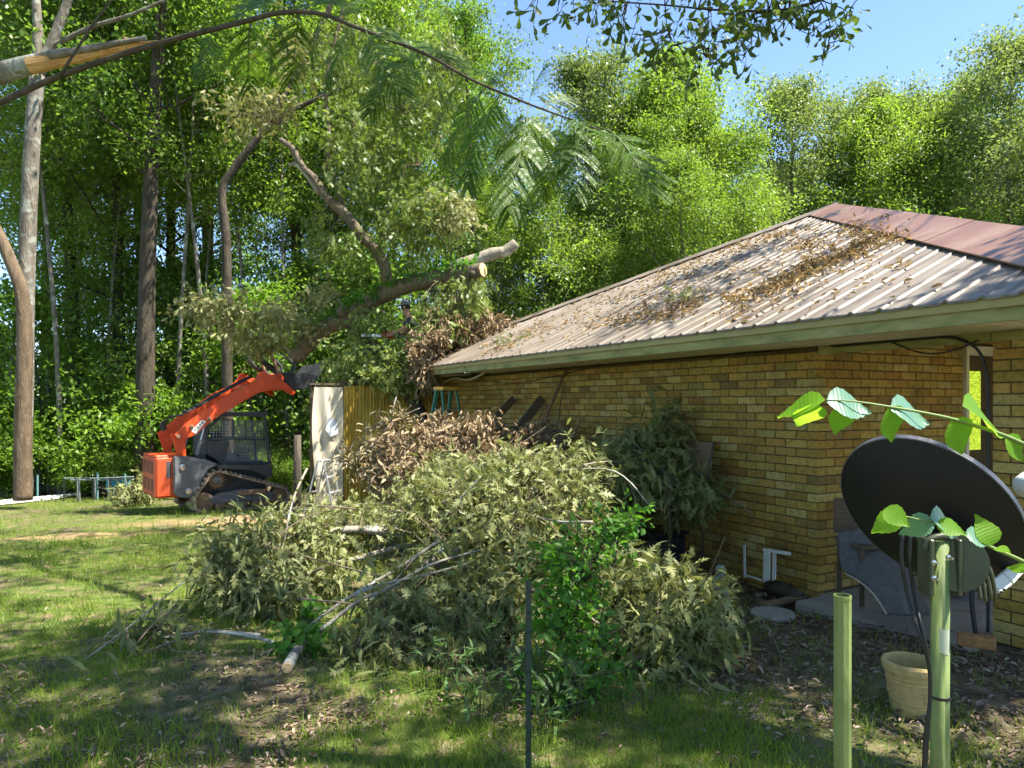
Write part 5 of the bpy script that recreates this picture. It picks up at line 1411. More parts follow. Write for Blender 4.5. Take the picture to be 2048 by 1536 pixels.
# blades need more breadth far away
tag(link('grass', gm), 'short patchy green lawn grass', 'grass', kind='stuff')
X, Y = field(34000, 2.9, 12)
soil, dirt, wood = masks(X, Y); s_, o_ = house_so(X, Y)
den = np.clip(soil * 1.0 + .05, 0, 1) * np.where(X < -1.2, .55, 1) * (1 - dirt * .8) * np.where((o_ < .03) | ((o_ < .35) & (s_ < 0) & (s_ > -1.75)), 0, 1)
den *= np.where(vnoise(X, Y, 2.1, 15) > .38, 1, .35)
kp = rg.random(len(X)) < den; X, Y = X[kp], Y[kp]; n = len(X)
Z = gzf(X, Y) + (vnoise(X, Y, .8, 3) - .5) * .06 + (vnoise(X, Y, 2.6, 4) - .5) * .04 + .002 + rg.random(n) * .02
D = np.stack([rg.normal(size=n), rg.normal(size=n), rg.normal(size=n) * .25], -1)
tag(link('ground_leaf_litter', leaves_mesh('ground_leaf_litter', np.stack([X, Y, Z], -1), D, rand_dirs(rg, n) * .45 + np.array([0, 0, 1]), rg.uniform(.02, .06, n), 'curl', LF_LITTER)), 'brown dead leaves strewn over the bare soil', 'leaf litter', kind='stuff')

# ------------------------------------------------------------------ things by the porch
# satellite dish on its pole
M_DISH = mat('dish_dark_back', [(.006, .0065, .007), (.010, .0105, .011)], 5, .5, spec=.25)
M_DISHRIM = mat('dish_rim', [(.05, .053, .062), (.075, .078, .09)], 5, .45)
M_GALV = mat('mount_olive_steel', [(.05, .058, .032), (.085, .092, .055)], 9, .45, metal=.3)
M_POLE = mat('green_stained_pole', [(.085, .125, .035), (.13, .18, .045), (.18, .23, .07), (.10, .15, .04)], 9, .6, stretch=(1, 1, .25), world_pos=True, detail=9, bump=.15, bscale=90)
M_PALE = mat('pale_plastic', [(.62, .61, .54), (.55, .54, .47)], 6, .5)
pole_p = at(1880, 1200, 2.12)
DS = empty('satellite_dish', (pole_p.x, pole_p.y, ground(pole_p.x, pole_p.y)), 0, 'black satellite dish on a pale green pole in the right foreground', 'satellite dish')
zt = at(1880, 1082, 2.12).z
b = MB(); b.lathe([(.0255, -.1), (.0255, zt)], (pole_p.x, pole_p.y, DS.location.z), 20); child(b.build('pole', M_POLE, smooth=True), DS)
dc = at(1856.3, 1027.5, 2.30); mh = Vector((.626, 0, -.780)).normalized(); nh = Vector((.645, .562, .518)).normalized(); mh = (mh - nh * mh.dot(nh)).normalized(); bh = nh.cross(mh).normalized()
a_, b_ = .2967, .2549
def dishp(r, f, off=0.0): return dc + mh * (a_ * r * math.cos(f)) + bh * (b_ * r * math.sin(f)) + nh * (.085 * r * r - .085 + off)
b = MB(); K = 56; rings = [.001, .2, .4, .6, .8, .93, 1.0]; vs = []
for off in (0, .008):
    for r in rings:
        for k in range(K): vs.append(dishp(r, 2 * math.pi * k / K, off))
fs = []; nr2 = len(rings)
for sgn in (0, 1):
    for i in range(nr2 - 1):
        for k in range(K):
            a = sgn * nr2 * K + i * K + k; c = sgn * nr2 * K + i * K + (k + 1) % K
            fs.append((a, c, c + K, a + K))
b.add(vs, fs); child(b.build('reflector', M_DISH, smooth=True), DS)
b = MB(); vs = []
for k in range(K):
    f = 2 * math.pi * k / K
    vs += [dishp(1.0, f, -.003), dishp(1.014, f, -.004), dishp(1.014, f, .014), dishp(1.0, f, .014)]
b.add(vs, [(4 * k + j, 4 * k + (j + 1) % 4, 4 * ((k + 1) % K) + (j + 1) % 4, 4 * ((k + 1) % K) + j) for k in range(K) for j in range(4)])
child(b.build('rim', M_DISHRIM, smooth=False), DS)
# mount: clamp round the pole, plates, bolts, arm, feed
def pt(px, py, Y): return at(px, py, Y)
b = MB(); cz = (pt(0, 1075, 2.12).z + pt(0, 1185, 2.12).z) / 2
b.cbox((pole_p.x - .045, pole_p.y - .005, cz), (.012, .07, .165), .003); b.cbox((pole_p.x + .038, pole_p.y - .005, cz), (.012, .07, .165), .003); b.cbox((pole_p.x - .004, pole_p.y + .034, cz), (.085, .010, .165), .003)
child(b.build('clamp', M_GALV), DS)
b = MB(); b.lathe([(.0, -.004), (.085, -.004), (.085, .004), (0, .004)], pt(1912, 1125, 2.10), 20, (-.55, -.8, .1)); child(b.build('tilt_plate', M_GALV), DS)
b = MB(); b.tube(spline([pt(1850, 1100, 2.1), pt(1858, 1080, 2.1), pt(1890, 1072, 2.1), pt(1930, 1085, 2.12), pt(1955, 1110, 2.15)], 4), .010, 6); child(b.build('bracket_hoop', M_GALV, smooth=True), DS)
for px, py in ((1866, 1125), (1866, 1156), (1895, 1115)):
    b = MB(); c = pt(px, py, 2.07); b.lathe([(.008, 0), (.008, .006), (.004, .007), (.004, .018), (0, .018)], c, 8, (.25, -1, 0)); child(b.build('bolt', M_STEEL), DS)
for k in range(4):
    p0 = pt(1925 + 8 * k, 1085 + 4 * k, 2.14); p1 = pt(1950 + 10 * k, 1140, 2.10); p2 = pt(1962 + 10 * k, 1200 + 4 * (k % 2), 2.08 + .01 * k)
    b = MB(); b.tube(spline([p0, p1, p2], 5), lerp_list(.009, .005, 11), 6); child(b.build('arm_rib', M_GALV, smooth=True), DS)
b = MB(); b.beam(dc - nh * .08, pt(1905, 1110, 2.14), .06, .05); child(b.build('back_plate', M_DISH, bevel=.006), DS)
q = [pt(1984, 1178, 2.16), pt(2010, 1160, 2.18), pt(2040, 1128, 2.22), pt(2075, 1090, 2.26)]
b = MB()
for i in range(3): b.beam(q[i], q[i + 1], .040, .030, (0, -1, .6))
child(b.build('feed_arm', M_PALE, bevel=.003), DS)
for k in range(3):
    b = MB(); b.lathe([(.004, 0), (.004, .004), (0, .004)], pt(1997 + 5 * k, 1189 - 5 * k, 2.13), 8, (0, -1, 0)); child(b.build('arm_hole', M_BLACK), DS)
b = MB(); c = pt(2062, 966, 2.4); b.lathe([(0, -.05), (.035, -.045), (.042, -.01), (.042, .03), (.03, .05), (0, .052)], c, 18, (-.7, -.3, -.3)); child(b.build('feed_horn', M_PALE, smooth=True), DS)
b = MB(); b.tube([q[-1], pt(2085, 1020, 2.34), c], .012, 8); child(b.build('feed_boom', M_PALE), DS)
b = MB(); b.lathe([(.0262, 0), (.0270, .0), (.0270, .055), (.0262, .055)], (pole_p.x, pole_p.y, pt(0, 1305, 2.12).z), 20)
# sticker wraps a quarter of the pole
b = MB(); zs0, zs1 = pt(0, 1300, 2.12).z, pt(0, 1252, 2.12).z; vs = []
for k in range(7):
    f = R(-125 + 12 * k)
    for z in (zs0 - .0015 * k, zs1 - .001 * k): vs.append((pole_p.x + .0259 * math.cos(f), pole_p.y + .0259 * math.sin(f), z))
b.add(vs, [(2 * k, 2 * k + 2, 2 * k + 3, 2 * k + 1) for k in range(6)]); st = child(b.build('sticker', mat('worn_sticker', [(.40, .44, .30), (.50, .53, .40)], 14, .6)), DS)
for i in range(3):
    b = MB(); vs = []
    for f in (R(-96 + 9 * i), R(-92 + 9 * i)):
        for z in (zs0 + .018, zs1 - .012 - .006 * i): vs.append((pole_p.x + .0263 * math.cos(f), pole_p.y + .0263 * math.sin(f), z))
    b.add(vs, [(0, 2, 3, 1)]); o = b.build('sticker_print', M_CHAR, st); o.matrix_parent_inverse = Matrix.Translation(-DS.location) if False else st.matrix_parent_inverse
b = MB(); b.lathe([(.0262, -.004), (.0285, -.004), (.0285, .004), (.0262, .004)], (pole_p.x, pole_p.y, pt(0, 1393, 2.12).z), 20); child(b.build('cable_tie', M_BLACK), DS)
for k in range(2):
    w = [(1805 + 16 * k, 1070), (1803 + 16 * k, 1120), (1815 + 14 * k, 1190), (1836 + 8 * k, 1260), (1858, 1330), (1860, 1400), (1855 - 4 * k, 1470), (1850 - 3 * k, 1560)]
    b = MB(); b.tube(spline([pt(p, q_, 2.13 if i < 3 else 2.06) for i, (p, q_) in enumerate(w)], 5), .0055, 6); child(b.build('cable', M_BLACK, smooth=True), DS)
# short open pipe
pp = at(1685, 1190, 2.05); zt = pp.z
b = MB(); gz_ = ground(pp.x, pp.y)
b.lathe([(.0235, -.1), (.0242, zt - gz_ - .012), (.0250, zt - gz_ - .010), (.0250, zt - gz_), (.0215, zt - gz_), (.0215, zt - gz_ - .25), (0, zt - gz_ - .25)], (pp.x, pp.y, gz_), 10)
b.build('open_pipe', M_POLE, label='short open green pipe standing left of the satellite dish pole', cat='pipe')

# flower pot
pc = on_ground(1822, 1424); 
M_POT = mat('buff_pot', [(.36, .25, .095), (.44, .32, .13), (.29, .20, .075)], 9, .8, bump=.5, bscale=30)
b = MB(); h_ = .285
b.lathe([(.098, 0), (.102, .02), (.106, .05), (.103, .055), (.108, .07), (.124, .175), (.128, .18), (.124, .186), (.127, .2), (.131, .206), (.127, .212), (.134, .235), (.145, .24), (.147, .272), (.141, .285), (.128, .285), (.124, .2), (0, .2)], pc, 36)
pot = b.build('flower_pot', M_POT, smooth=False, label='buff flower pot with banded rim on the soil behind the dish pole', cat='pot')
for k in range(18):
    a = 2 * math.pi * k / 18; b = MB(); r_ = .115
    c = pc + Vector((r_ * math.cos(a), r_ * math.sin(a), .12)); b.cbox(c, (.05, .006, .008), .002, Matrix.Rotation(a + math.pi / 2, 3, 'Z') @ Matrix.Rotation(R(35 * (-1) ** k), 3, 'Y')); b.build('relief', M_POT, pot)

# grey rug draped over something at the porch corner
M_RUG = mat('grey_carpet', [(.075, .075, .073), (.13, .125, .118)], 22, .95, bump=.5, bscale=160)
lft = [(1676, 1066, 6.05), (1677, 1105, 5.97), (1684, 1140, 5.85), (1716, 1160, 5.62), (1748, 1188, 5.46), (1774, 1228, 5.35)]
rgt = [(1738, 1054, 6.0), (1775, 1080, 5.92), (1806, 1105, 5.8), (1826, 1150, 5.65), (1842, 1195, 5.55), (1866, 1230, 5.45)]
b = MB(); J, K = 20, 14; vs = []
lp = spline([at(*p) for p in lft], 4); rp = spline([at(*p) for p in rgt], 4)
for j in range(J + 1):
    for k in range(K + 1):
        t = k / K; p = lp[j].lerp(rp[j], t); p = p + Vector((-.05, -.10, .02)) * math.sin(math.pi * t) * (.4 + .9 * j / J) + Vector((0, -.035, .01)) * math.sin(9 * t + 1.5 + 2 * j / J) * (.25 + j / J)
        vs.append(p)
b.add(vs, [(j * (K + 1) + k, j * (K + 1) + k + 1, (j + 1) * (K + 1) + k + 1, (j + 1) * (K + 1) + k) for j in range(J) for k in range(K)])
rug = b.build('rug', M_RUG, smooth=True, label='grey rug draped over a chair at the porch corner, its pale hem showing', cat='rug')
md = rug.modifiers.new('thick', 'SOLIDIFY'); md.thickness = .014
b = MB(); b.tube([p + Vector((-.005, -.005, 0)) for p in lp[9:]], .005, 5); b.build('hem', M_FRAME, rug, True)
# chair that carries it
CH = empty('porch_chair', at(1760, 1200, 5.9), 0, 'dark porch chair almost hidden under the grey rug', 'chair')
bs = Vector(CH.location); 
for dx, dy in ((-.2, -.1), (.2, -.1), (-.2, .3), (.22, .3)):
    b = MB(); x, y = bs.x + dx, bs.y + dy; b.beam((x, y, .035), (x, y, .52), .03, .03, (1, 0, 0)); child(b.build('leg', M_WOODOLD), CH)
b = MB(); b.cbox((bs.x, bs.y + .1, .52), (.46, .46, .03), .008); child(b.build('seat', M_WOODOLD), CH)
b = MB(); b.cbox((bs.x - .05, bs.y + .3, .72), (.40, .03, .30), .01); child(b.build('backrest', M_WOODOLD), CH)

# sling patio chair by the wall
M_SLING = mat('brown_sling_mesh', [(.15, .10, .05), (.19, .13, .07)], 60, .8)
M_CFRAME = mat('bronze_frame', [(.03, .02, .014), (.05, .035, .025)], 8, .4)
SCH = empty('patio_chair', on_wall(1400, 1100, .35), 0, 'brown sling patio chair against the brick wall, half buried in the brush', 'chair')
SCH.location.z = ground(SCH.location.x, SCH.location.y)
def sc(px, py, o): return on_wall(px, py, o)
r1 = spline([sc(1428, 885, .22), sc(1424, 905, .26), sc(1418, 940, .30), sc(1414, 980, .36), sc(1405, 1010, .46)], 4)
r2 = [p - EV * .55 for p in r1]
for rr_ in (r1, r2): b = MB(); b.tube(rr_, .014, 8); child(b.build('back_rail', M_CFRAME, smooth=True), SCH)
b = MB(); vs = []
for p, q_ in zip(r1, r2):
    for t in (0, .25, .5, .75, 1): vs.append(p.lerp(q_, t) + NV * -.03 * math.sin(math.pi * t))
b.add(vs, [(5 * i + k, 5 * i + k + 1, 5 * i + 6 + k, 5 * i + 5 + k) for i in range(len(r1) - 1) for k in range(4)]); child(b.build('sling', M_SLING, smooth=True), SCH)
sA, sB = r1[-1], r2[-1]
b = MB(); c = (sA + sB) / 2 + NV * .22 + Vector((0, 0, -.03)); b.cbox(c, (.5, .48, .03), .01, Matrix.Rotation(RZ_L, 3, 'Z')); child(b.build('seat', M_SLING), SCH)
for t in (0, 1):
    for o in (0, .42):
        p = sA.lerp(sB, t) + NV * o; b = MB(); b.tube([p, Vector((p.x, p.y, ground(p.x, p.y)))], .013, 7); child(b.build('leg', M_CFRAME), SCH)
    p = sA.lerp(sB, t); b = MB(); b.tube([p + Vector((0, 0, .2)), p + NV * .45 + Vector((0, 0, .2)), p + NV * .45 + Vector((0, 0, -.05))], .012, 7); child(b.build('armrest', M_CFRAME), SCH)
# black box put in for the deep shade below the overhanging bough
bc_ = on_wall(1300, 1080, .55); g0 = ground(bc_.x, bc_.y)
b = MB(); b.cbox((bc_.x, bc_.y, g0 + .24), (.62, .5, .48), .03, Matrix.Rotation(RZ_L, 3, 'Z')); bx_ = b.build('shade_box', M_BLACK, label='black box standing in for the deep shade under the bough by the wall', cat='box')
b = MB(); b.cbox((bc_.x, bc_.y, g0 + .50), (.66, .54, .035), .012, Matrix.Rotation(RZ_L, 3, 'Z')); b.build('shade_box_top', M_BLACK, bx_)
# garden statue
sp_ = on_ground(1441, 1192); M_STAT = mat('mossy_stone', [(.20, .23, .17), (.32, .34, .27)], 20, .9, bump=.6, bscale=50)
b = MB(); b.lathe([(.0, 0), (.075, 0), (.08, .03), (.07, .09), (.06, .14), (.066, .165), (.045, .185), (.03, .195), (.042, .215), (.05, .245), (.042, .275), (.02, .292), (0, .295)], sp_, 16)
for i, v in enumerate(b.v): b.v[i] = (v[0] + .008 * math.sin(60 * v[2] + 3 * i), v[1] + .006 * math.cos(45 * v[2] + 2 * i), v[2])
b.build('garden_statue', M_STAT, smooth=True, label='small mossy stone figure at the right edge of the brush', cat='statue')
# pale trim scraps, pipe, boards, stepping stone
def scrap(a, b2, w, h, label, m=M_PALE, name='trim_scrap', cat='scrap'):
    q = MB(); q.beam(a, b2, w, h, NV, .002); return q.build(name, m, label=label, cat=cat)
scrap(on_wall(1489, 1090, .06), on_wall(1490, 1155, .22), .03, .012, 'thin pale trim strip standing against the wall, leftmost of the scraps')
scrap(on_wall(1534, 1100, .08), on_wall(1533, 1162, .24), .085, .016, 'wide pale trim board leaning against the foot of the wall')
scrap(on_wall(1549, 1106, .10), on_wall(1548, 1160, .26), .045, .014, 'narrow pale board just right of the wide trim board')
scrap(on_wall(1526, 1099, .10), on_wall(1582, 1108, .08), .03, .012, 'pale strip lying across the top of the leaning boards')
scrap(on_wall(1490, 1150, .22), on_wall(1522, 1160, .30), .02, .012, 'pale strip lying at the foot of the leaning trim')
a = on_ground(1569, 1175) + Vector((0, 0, .03)); c = on_ground(1622, 1192) + Vector((0, 0, .03))
b = MB(); b.tube([a, c], .021, 12); b.lathe([(.021, 0), (.027, 0), (.027, .05), (.021, .05)], a, 12, tuple(c - a)); b.build('pvc_pipe', M_PALE, smooth=False, label='white plastic pipe lying at the foot of the wall', cat='pipe')
a = on_ground(1528, 1215) + Vector((0, 0, .02)); c = on_ground(1668, 1188) + Vector((0, 0, .05))
b = MB(); b.beam(a, c, .09, .03, (0, 0, 1), .004); b.build('fallen_board', mat('damp_board', [(.14, .09, .05), (.22, .15, .08)], 6, .85, stretch=(1, 6, 6)), label='brown board lying on the soil before the house corner', cat='board')
a = on_ground(1535, 1188) + Vector((0, 0, .06)); c = on_ground(1600, 1204) + Vector((0, 0, .05))
b = MB(); b.tube([a, a.lerp(c, .5) + Vector((0, 0, .02)), c], [.065, .07, .055], 10); b.build('fallen_log', BARK_DARK, smooth=True, label='short dark rotting log beside the white pipe', cat='log')
c = on_ground(1545, 1232); b = MB(); b.lathe([(0, 0), (.175, 0), (.18, .02), (.17, .035), (0, .037)], c, 26)
b.build('stepping_stone', M_CONC, label='round grey stepping stone sunk in the dark soil', cat='stone')
bk_ = at(1972, 1262, 4.75); b = MB(); b.cbox((bk_.x, bk_.y + .1, .075), (.22, .10, .075), .006, Matrix.Rotation(R(-30), 3, 'Z')); b.build('loose_brick', MB_OBJ, label='loose brick on the slab beside the right pier', cat='brick').color = (.30, .15, .06, 1)
b = MB(); c = at(1925, 1180, 6.3); b.cbox((c.x, c.y, .12), (.30, .2, .17), .01, Matrix.Rotation(R(30), 3, 'Z')); b.build('wood_block', M_WOODOLD, label='brown block at the back of the porch slab behind the dish arm', cat='block')
# metal stake and wire
sp0 = at(1057, 1160, 3.2); g0 = ground(sp0.x, sp0.y)
b = MB(); b.box((sp0.x, sp0.y, (sp0.z + g0) / 2 - .1), (.026, .005, sp0.z - g0 + .2)); b.box((sp0.x, sp0.y + .013, (sp0.z + g0) / 2 - .1), (.005, .022, sp0.z - g0 + .2))
stk = b.build('metal_stake', mat('dark_green_paint', [(.012, .03, .022), (.02, .045, .035)], 8, .5), label='dark green metal fence stake standing before the brush', cat='stake')
for k in range(9):
    b = MB(); b.box((sp0.x, sp0.y - .006, sp0.z - .06 - k * .09), (.018, .012, .012)); b.build('stud', stk.data.materials[0], stk)
b = MB(); wr = random.Random(8)
for k in range(12):
    x = sp0.x + .03 + k * .05; y = sp0.y + .05 + .03 * k
    b.tube([(x, y, g0 - .02), (x + wr.uniform(-.02, .02), y, g0 + .35), (x + wr.uniform(-.03, .03), y + .03, g0 + .62 + wr.uniform(-.1, .05))], .0011, 4)
for k in range(6):
    z = g0 + .08 + k * .1; b.tube([(sp0.x + .01, sp0.y + .03, z), (sp0.x + .3, sp0.y + .2, z + wr.uniform(-.02, .02)), (sp0.x + .6, sp0.y + .4, z + wr.uniform(-.03, .03))], .0011, 4)
tag(b.build('wire_mesh', M_BLACK, label='sagging dark wire fencing right of the metal stake', cat='fence wire'))

# ------------------------------------------------------------------ far left: fence, pen frames, barrel, white slab
M_TEAL = mat('teal_paint', [(.10, .22, .22), (.15, .28, .28)], 8, .6)
M_TUBE = mat('weathered_tube', [(.16, .20, .20), (.26, .28, .27)], 9, .5, metal=.4)
for i, (px, y0, lb) in enumerate(((75, 950, 'blue green fence post at the far left of the lawn'), (195, 945, 'blue green fence post behind the tube pen'), (250, 948, 'blue green fence post just left of the loader'))):
    p = on_ground(px, 1000); b = MB(); h_ = (1000 - y0) / FPX * p.y
    b.tube([(p.x, p.y, p.z - .1), (p.x, p.y, p.z + h_)], .028, 6); b.build('fence_post', M_TEAL, label=lb, cat='post', group='fence posts beyond the lawn')
pa, pb_ = on_ground(128, 1003), on_ground(268, 1000)
PEN = empty('tube_pen', pa, 0, 'low pen of bent grey metal tubes beyond the lawn', 'pen')
dv = pb_ - pa; hh = .62
for i in range(10):
    t = i / 9; p = pa + dv * t + Vector((0, (.25 if i % 2 else 0), 0)); b = MB(); b.tube([(p.x, p.y, p.z - .05), (p.x, p.y, p.z + hh * (1 - .12 * (i % 3 == 2)))], .02, 6); child(b.build('upright', M_TUBE if i % 3 else M_BLACK), PEN)
for o, z in ((0, hh), (.3, hh - .08)):
    b = MB(); b.tube([pa + Vector((0, o, z)), pa + dv * .5 + Vector((0, o, z - .02)), pb_ + Vector((0, o, z))], .022, 6); child(b.build('top_rail', M_TUBE), PEN)
p = on_ground(202, 1000); p.y += .9; 
M_BLUE = mat('blue_plastic', [(.01, .30, .60), (.015, .38, .70)], 4, .35)
b = MB(); b.lathe([(0, 0), (.20, 0), (.235, .03), (.245, .28), (.235, .56), (.18, .62), (0, .63)], (p.x - .3, p.y, p.z + .25), 20, (1, .15, .1)); b.build('blue_barrel', M_BLUE, smooth=True, label='bright blue plastic barrel lying inside the tube pen', cat='barrel')
q0, q1 = on_ground(-60, 1018), on_ground(106, 1001)
b = MB(); b.prism([(0, 0), ((q1 - q0).length, 0), ((q1 - q0).length, 1.3), (0, 1.1)], q0 + Vector((0, 0, .03)), (q1 - q0).normalized(), Vector((0, 1, -.02)), Z3, 0, .06); b.build('white_slab', mat('white_sheet', [(.78, .77, .74), (.70, .69, .66)], 4, .7), label='flat white sheet lying on the grass at the far left', cat='sheet')
hb = on_ground(265, 985); hb.y += 2.5
e = empty('brush_heap', hb, 0, 'heap of grey brown sticks and roots behind the loader hood', 'brush')
b = MB(); wr = random.Random(12)
for k in range(140):
    a = hb + Vector((wr.gauss(0, .8), wr.gauss(0, .5), abs(wr.gauss(0, .35)))); d = Vector((wr.gauss(0, 1), wr.gauss(0, 1), wr.gauss(0, .5))).normalized() * wr.uniform(.3, .9)
    b.tube([a, a + d * .5 + Vector((0, 0, .05)), a + d], [.014, .012, .004], 4, False)
child(tag(b.build('sticks', mat('grey_sticks', [(.20, .14, .09), (.33, .25, .17)], 10, .9)), kind='stuff') if False else tag(b.build('sticks', mat('grey_sticks', [(.20, .14, .09), (.33, .25, .17)], 10, .9)), kind='stuff'), e)
brush('pale green cut bough lying on the lawn edge left of the loader', [([on_ground(300, 1000) + Vector((0, 0, .1)), on_ground(260, 1008) + Vector((0, 0, .3)), on_ground(235, 1012) + Vector((0, 0, .2))], .03, .01)],
      [(on_ground(268, 1010) + Vector((0, 0, .3)), .7, .4, .30, 60), (on_ground(300, 1000) + Vector((0, 0, .5)), .5, .4, .4, 40)], 66, m=LF_OAK, tone=(.5, 1), per=9, leaf=.17)
# ------------------------------------------------------------------ person on the lean-to roof
def skin_body(name, verts, edges, radii, m, parent, root=0, sub=2):
    me = bpy.data.meshes.new(name); me.from_pydata([tuple(v) for v in verts], edges, [])
    o = link(name, me, parent, m)
    md = o.modifiers.new('skin', 'SKIN'); md.use_smooth_shade = True
    sv = me.skin_vertices[0].data if me.skin_vertices else None
    if sv is None:
        bpy.context.view_layer.update(); sv = me.skin_vertices[0].data
    for i, r in enumerate(radii): sv[i].radius = (r, r) if not isinstance(r, tuple) else r
    sv[root].use_root = True
    ss = o.modifiers.new('sub', 'SUBSURF'); ss.levels = ss.render_levels = sub
    return o
pz = 2.125
PB = AX0 + NV * .34 - EV * .45; PB.z = pz
PER = empty('person', PB, 0, 'person in a grey cap and dark shirt bending behind the lifted log with a saw', 'person')
M_SKIN = mat('skin', [(.50, .27, .18), (.44, .23, .15)], 9, .55)
V = {}
names = ['pelvis', 'spine', 'chest', 'neck', 'head0', 'head1', 'hipL', 'kneeL', 'ankL', 'toeL', 'hipR', 'kneeR', 'ankR', 'toeR', 'shL', 'elL', 'wrL', 'haL', 'shR', 'elR', 'wrR', 'haR']
P_ = dict(pelvis=(.12, .02, .90), spine=(.08, 0, 1.10), chest=(.00, -.02, 1.33), neck=(-.08, -.05, 1.49), head0=(-.11, -.07, 1.57), head1=(-.15, -.09, 1.70),
          hipL=(.10, -.10, .86), kneeL=(-.04, -.12, .48), ankL=(.04, -.12, .09), toeL=(-.14, -.14, .04), hipR=(.16, .13, .86), kneeR=(.08, .16, .47), ankR=(.20, .17, .09), toeR=(.02, .18, .04),
          shL=(-.02, -.19, 1.40), elL=(-.18, -.25, 1.18), wrL=(-.40, -.24, 1.06), haL=(-.48, -.23, 1.03), shR=(.02, .17, 1.40), elR=(-.16, .14, 1.16), wrR=(-.36, .02, 1.02), haR=(-.44, -.02, .99))
P_ = {k_: (v_[0], v_[1], v_[2] * (.92 if v_[2] > .3 else 1)) for k_, v_ in P_.items()}
E_ = [('pelvis', 'spine'), ('spine', 'chest'), ('chest', 'neck'), ('neck', 'head0'), ('head0', 'head1'), ('pelvis', 'hipL'), ('hipL', 'kneeL'), ('kneeL', 'ankL'), ('ankL', 'toeL'), ('pelvis', 'hipR'), ('hipR', 'kneeR'), ('kneeR', 'ankR'), ('ankR', 'toeR'),
      ('chest', 'shL'), ('shL', 'elL'), ('elL', 'wrL'), ('wrL', 'haL'), ('chest', 'shR'), ('shR', 'elR'), ('elR', 'wrR'), ('wrR', 'haR')]
Rd = dict(pelvis=.14, spine=.125, chest=.15, neck=.06, head0=.075, head1=.085, hipL=.095, kneeL=.062, ankL=.042, toeL=.04, hipR=.095, kneeR=.062, ankR=.042, toeR=.04, shL=.065, elL=.046, wrL=.032, haL=.036, shR=.065, elR=.046, wrR=.032, haR=.036)
vs = [P_[n] for n in names]; ed = [(names.index(a), names.index(b_2)) for a, b_2 in E_]; rd = [Rd[n] for n in names]
for hand in ('haL', 'haR'):     # five bent fingers to each hand
    h0 = Vector(P_[hand])
    for k in range(5):
        if k == 4: d1, d2 = Vector((.0, -.02, .035)), Vector((-.03, -.01, .04))
        else: d1, d2 = Vector((-.045, -.027 + .018 * k, .005)), Vector((-.062, -.025 + .016 * k, -.035))
        i0 = len(vs); vs += [tuple(h0 + d1), tuple(h0 + d2)]; rd += [.010, .008]; ed += [(names.index(hand), i0), (i0, i0 + 1)]
body = skin_body('body', vs, ed, rd, M_SKIN, PER)
def sub_skin(name, keys, scale, m, extra=.012):
    ii = [names.index(k) for k in keys]; e2 = [(keys.index(a), keys.index(b_2)) for a, b_2 in E_ if a in keys and b_2 in keys]
    return skin_body(name, [P_[k] for k in keys], e2, [Rd[k] * scale + extra for k in keys], m, PER)
P_['sleeveL'] = tuple(Vector(P_['shL']).lerp(Vector(P_['elL']), .75)); P_['sleeveR'] = tuple(Vector(P_['shR']).lerp(Vector(P_['elR']), .75)); Rd['sleeveL'] = Rd['sleeveR'] = .052
E_ += [('shL', 'sleeveL'), ('shR', 'sleeveR')]; names += ['sleeveL', 'sleeveR']
sub_skin('shirt', ['pelvis', 'spine', 'chest', 'shL', 'sleeveL', 'shR', 'sleeveR'], 1.0, mat('dark_shirt', [(.03, .033, .04), (.045, .05, .06)], 12, .9), .018)
sub_skin('trousers', ['pelvis', 'hipL', 'kneeL', 'ankL', 'hipR', 'kneeR', 'ankR'], 1.0, mat('denim', [(.05, .06, .09), (.08, .09, .13)], 20, .9), .014)
hd = Vector(P_['head1']); fw = Vector((-.85, -.25, -.45)).normalized()
b = MB(); b.lathe([(.104, 0), (.106, .03), (.095, .07), (.06, .10), (0, .112)], hd + Vector((.012, .005, .035)), 18, (-.12, -.05, 1)); b.prism([(-.07, 0), (.07, 0), (.06, .09), (-.06, .09)], hd + Vector((-.07, -.03, .04)), Vector((.28, -.96, 0)), Vector((-.92, -.27, -.28)), Z3, 0, .012)
b.build('cap', mat('grey_cap', [(.16, .17, .19), (.24, .25, .27)], 14, .9), PER, True)
b = MB(); b.lathe([(0, -.02), (.016, -.01), (.012, .012), (0, .02)], hd + Vector((-.10, -.03, -.03)), 8, tuple(fw)); b.build('nose', M_SKIN, PER, True)
for sy in (-1, 1):
    b = MB(); b.lathe([(0, -.006), (.022, -.004), (.024, .004), (0, .008)], hd + Vector((.0, sy * .092, -.02)), 10, (0, sy, 0)); b.build('ear', M_SKIN, PER, True)
    b = MB(); b.lathe([(0, -.004), (.010, 0), (0, .005)], hd + Vector((-.088, -.02 + sy * .034, .0)), 8, (-1, 0, 0)); b.build('eye', M_WHITE, PER, True)
b = MB(); b.lathe([(.100, -.04), (.102, .02), (.1, .045)], hd + Vector((.02, .008, .0)), 14, (-.1, 0, 1)); b.build('hair', mat('dark_hair', [(.03, .02, .014), (.05, .035, .025)], 20, .8), PER, True)
sw = PB + Vector((-.50, -.14, .98))
SAW = empty('chainsaw', sw, R(200), 'small red chainsaw in the hands of the person behind the log', 'saw')
b = MB(); b.cbox((0, 0, 0), (.26, .16, .14), .03); b.build('housing', mat('saw_red', [(.55, .07, .03), (.62, .10, .04)], 6, .4), SAW)
b = MB(); b.cbox((.33, 0, -.02), (.42, .012, .07), .005); b.build('guide_bar', M_STEEL, SAW)
b = MB(); b.tube(spline([(-.12, 0, .02), (-.24, 0, .06), (-.22, 0, -.05), (-.12, 0, -.05)], 4), .014, 6); b.build('rear_handle', M_BLACK, SAW, True)
b = MB(); b.tube(spline([(.05, -.1, -.02), (.05, -.1, .12), (.05, .1, .12), (.05, .1, -.02)], 4), .012, 6); b.build('front_handle', M_BLACK, SAW, True)

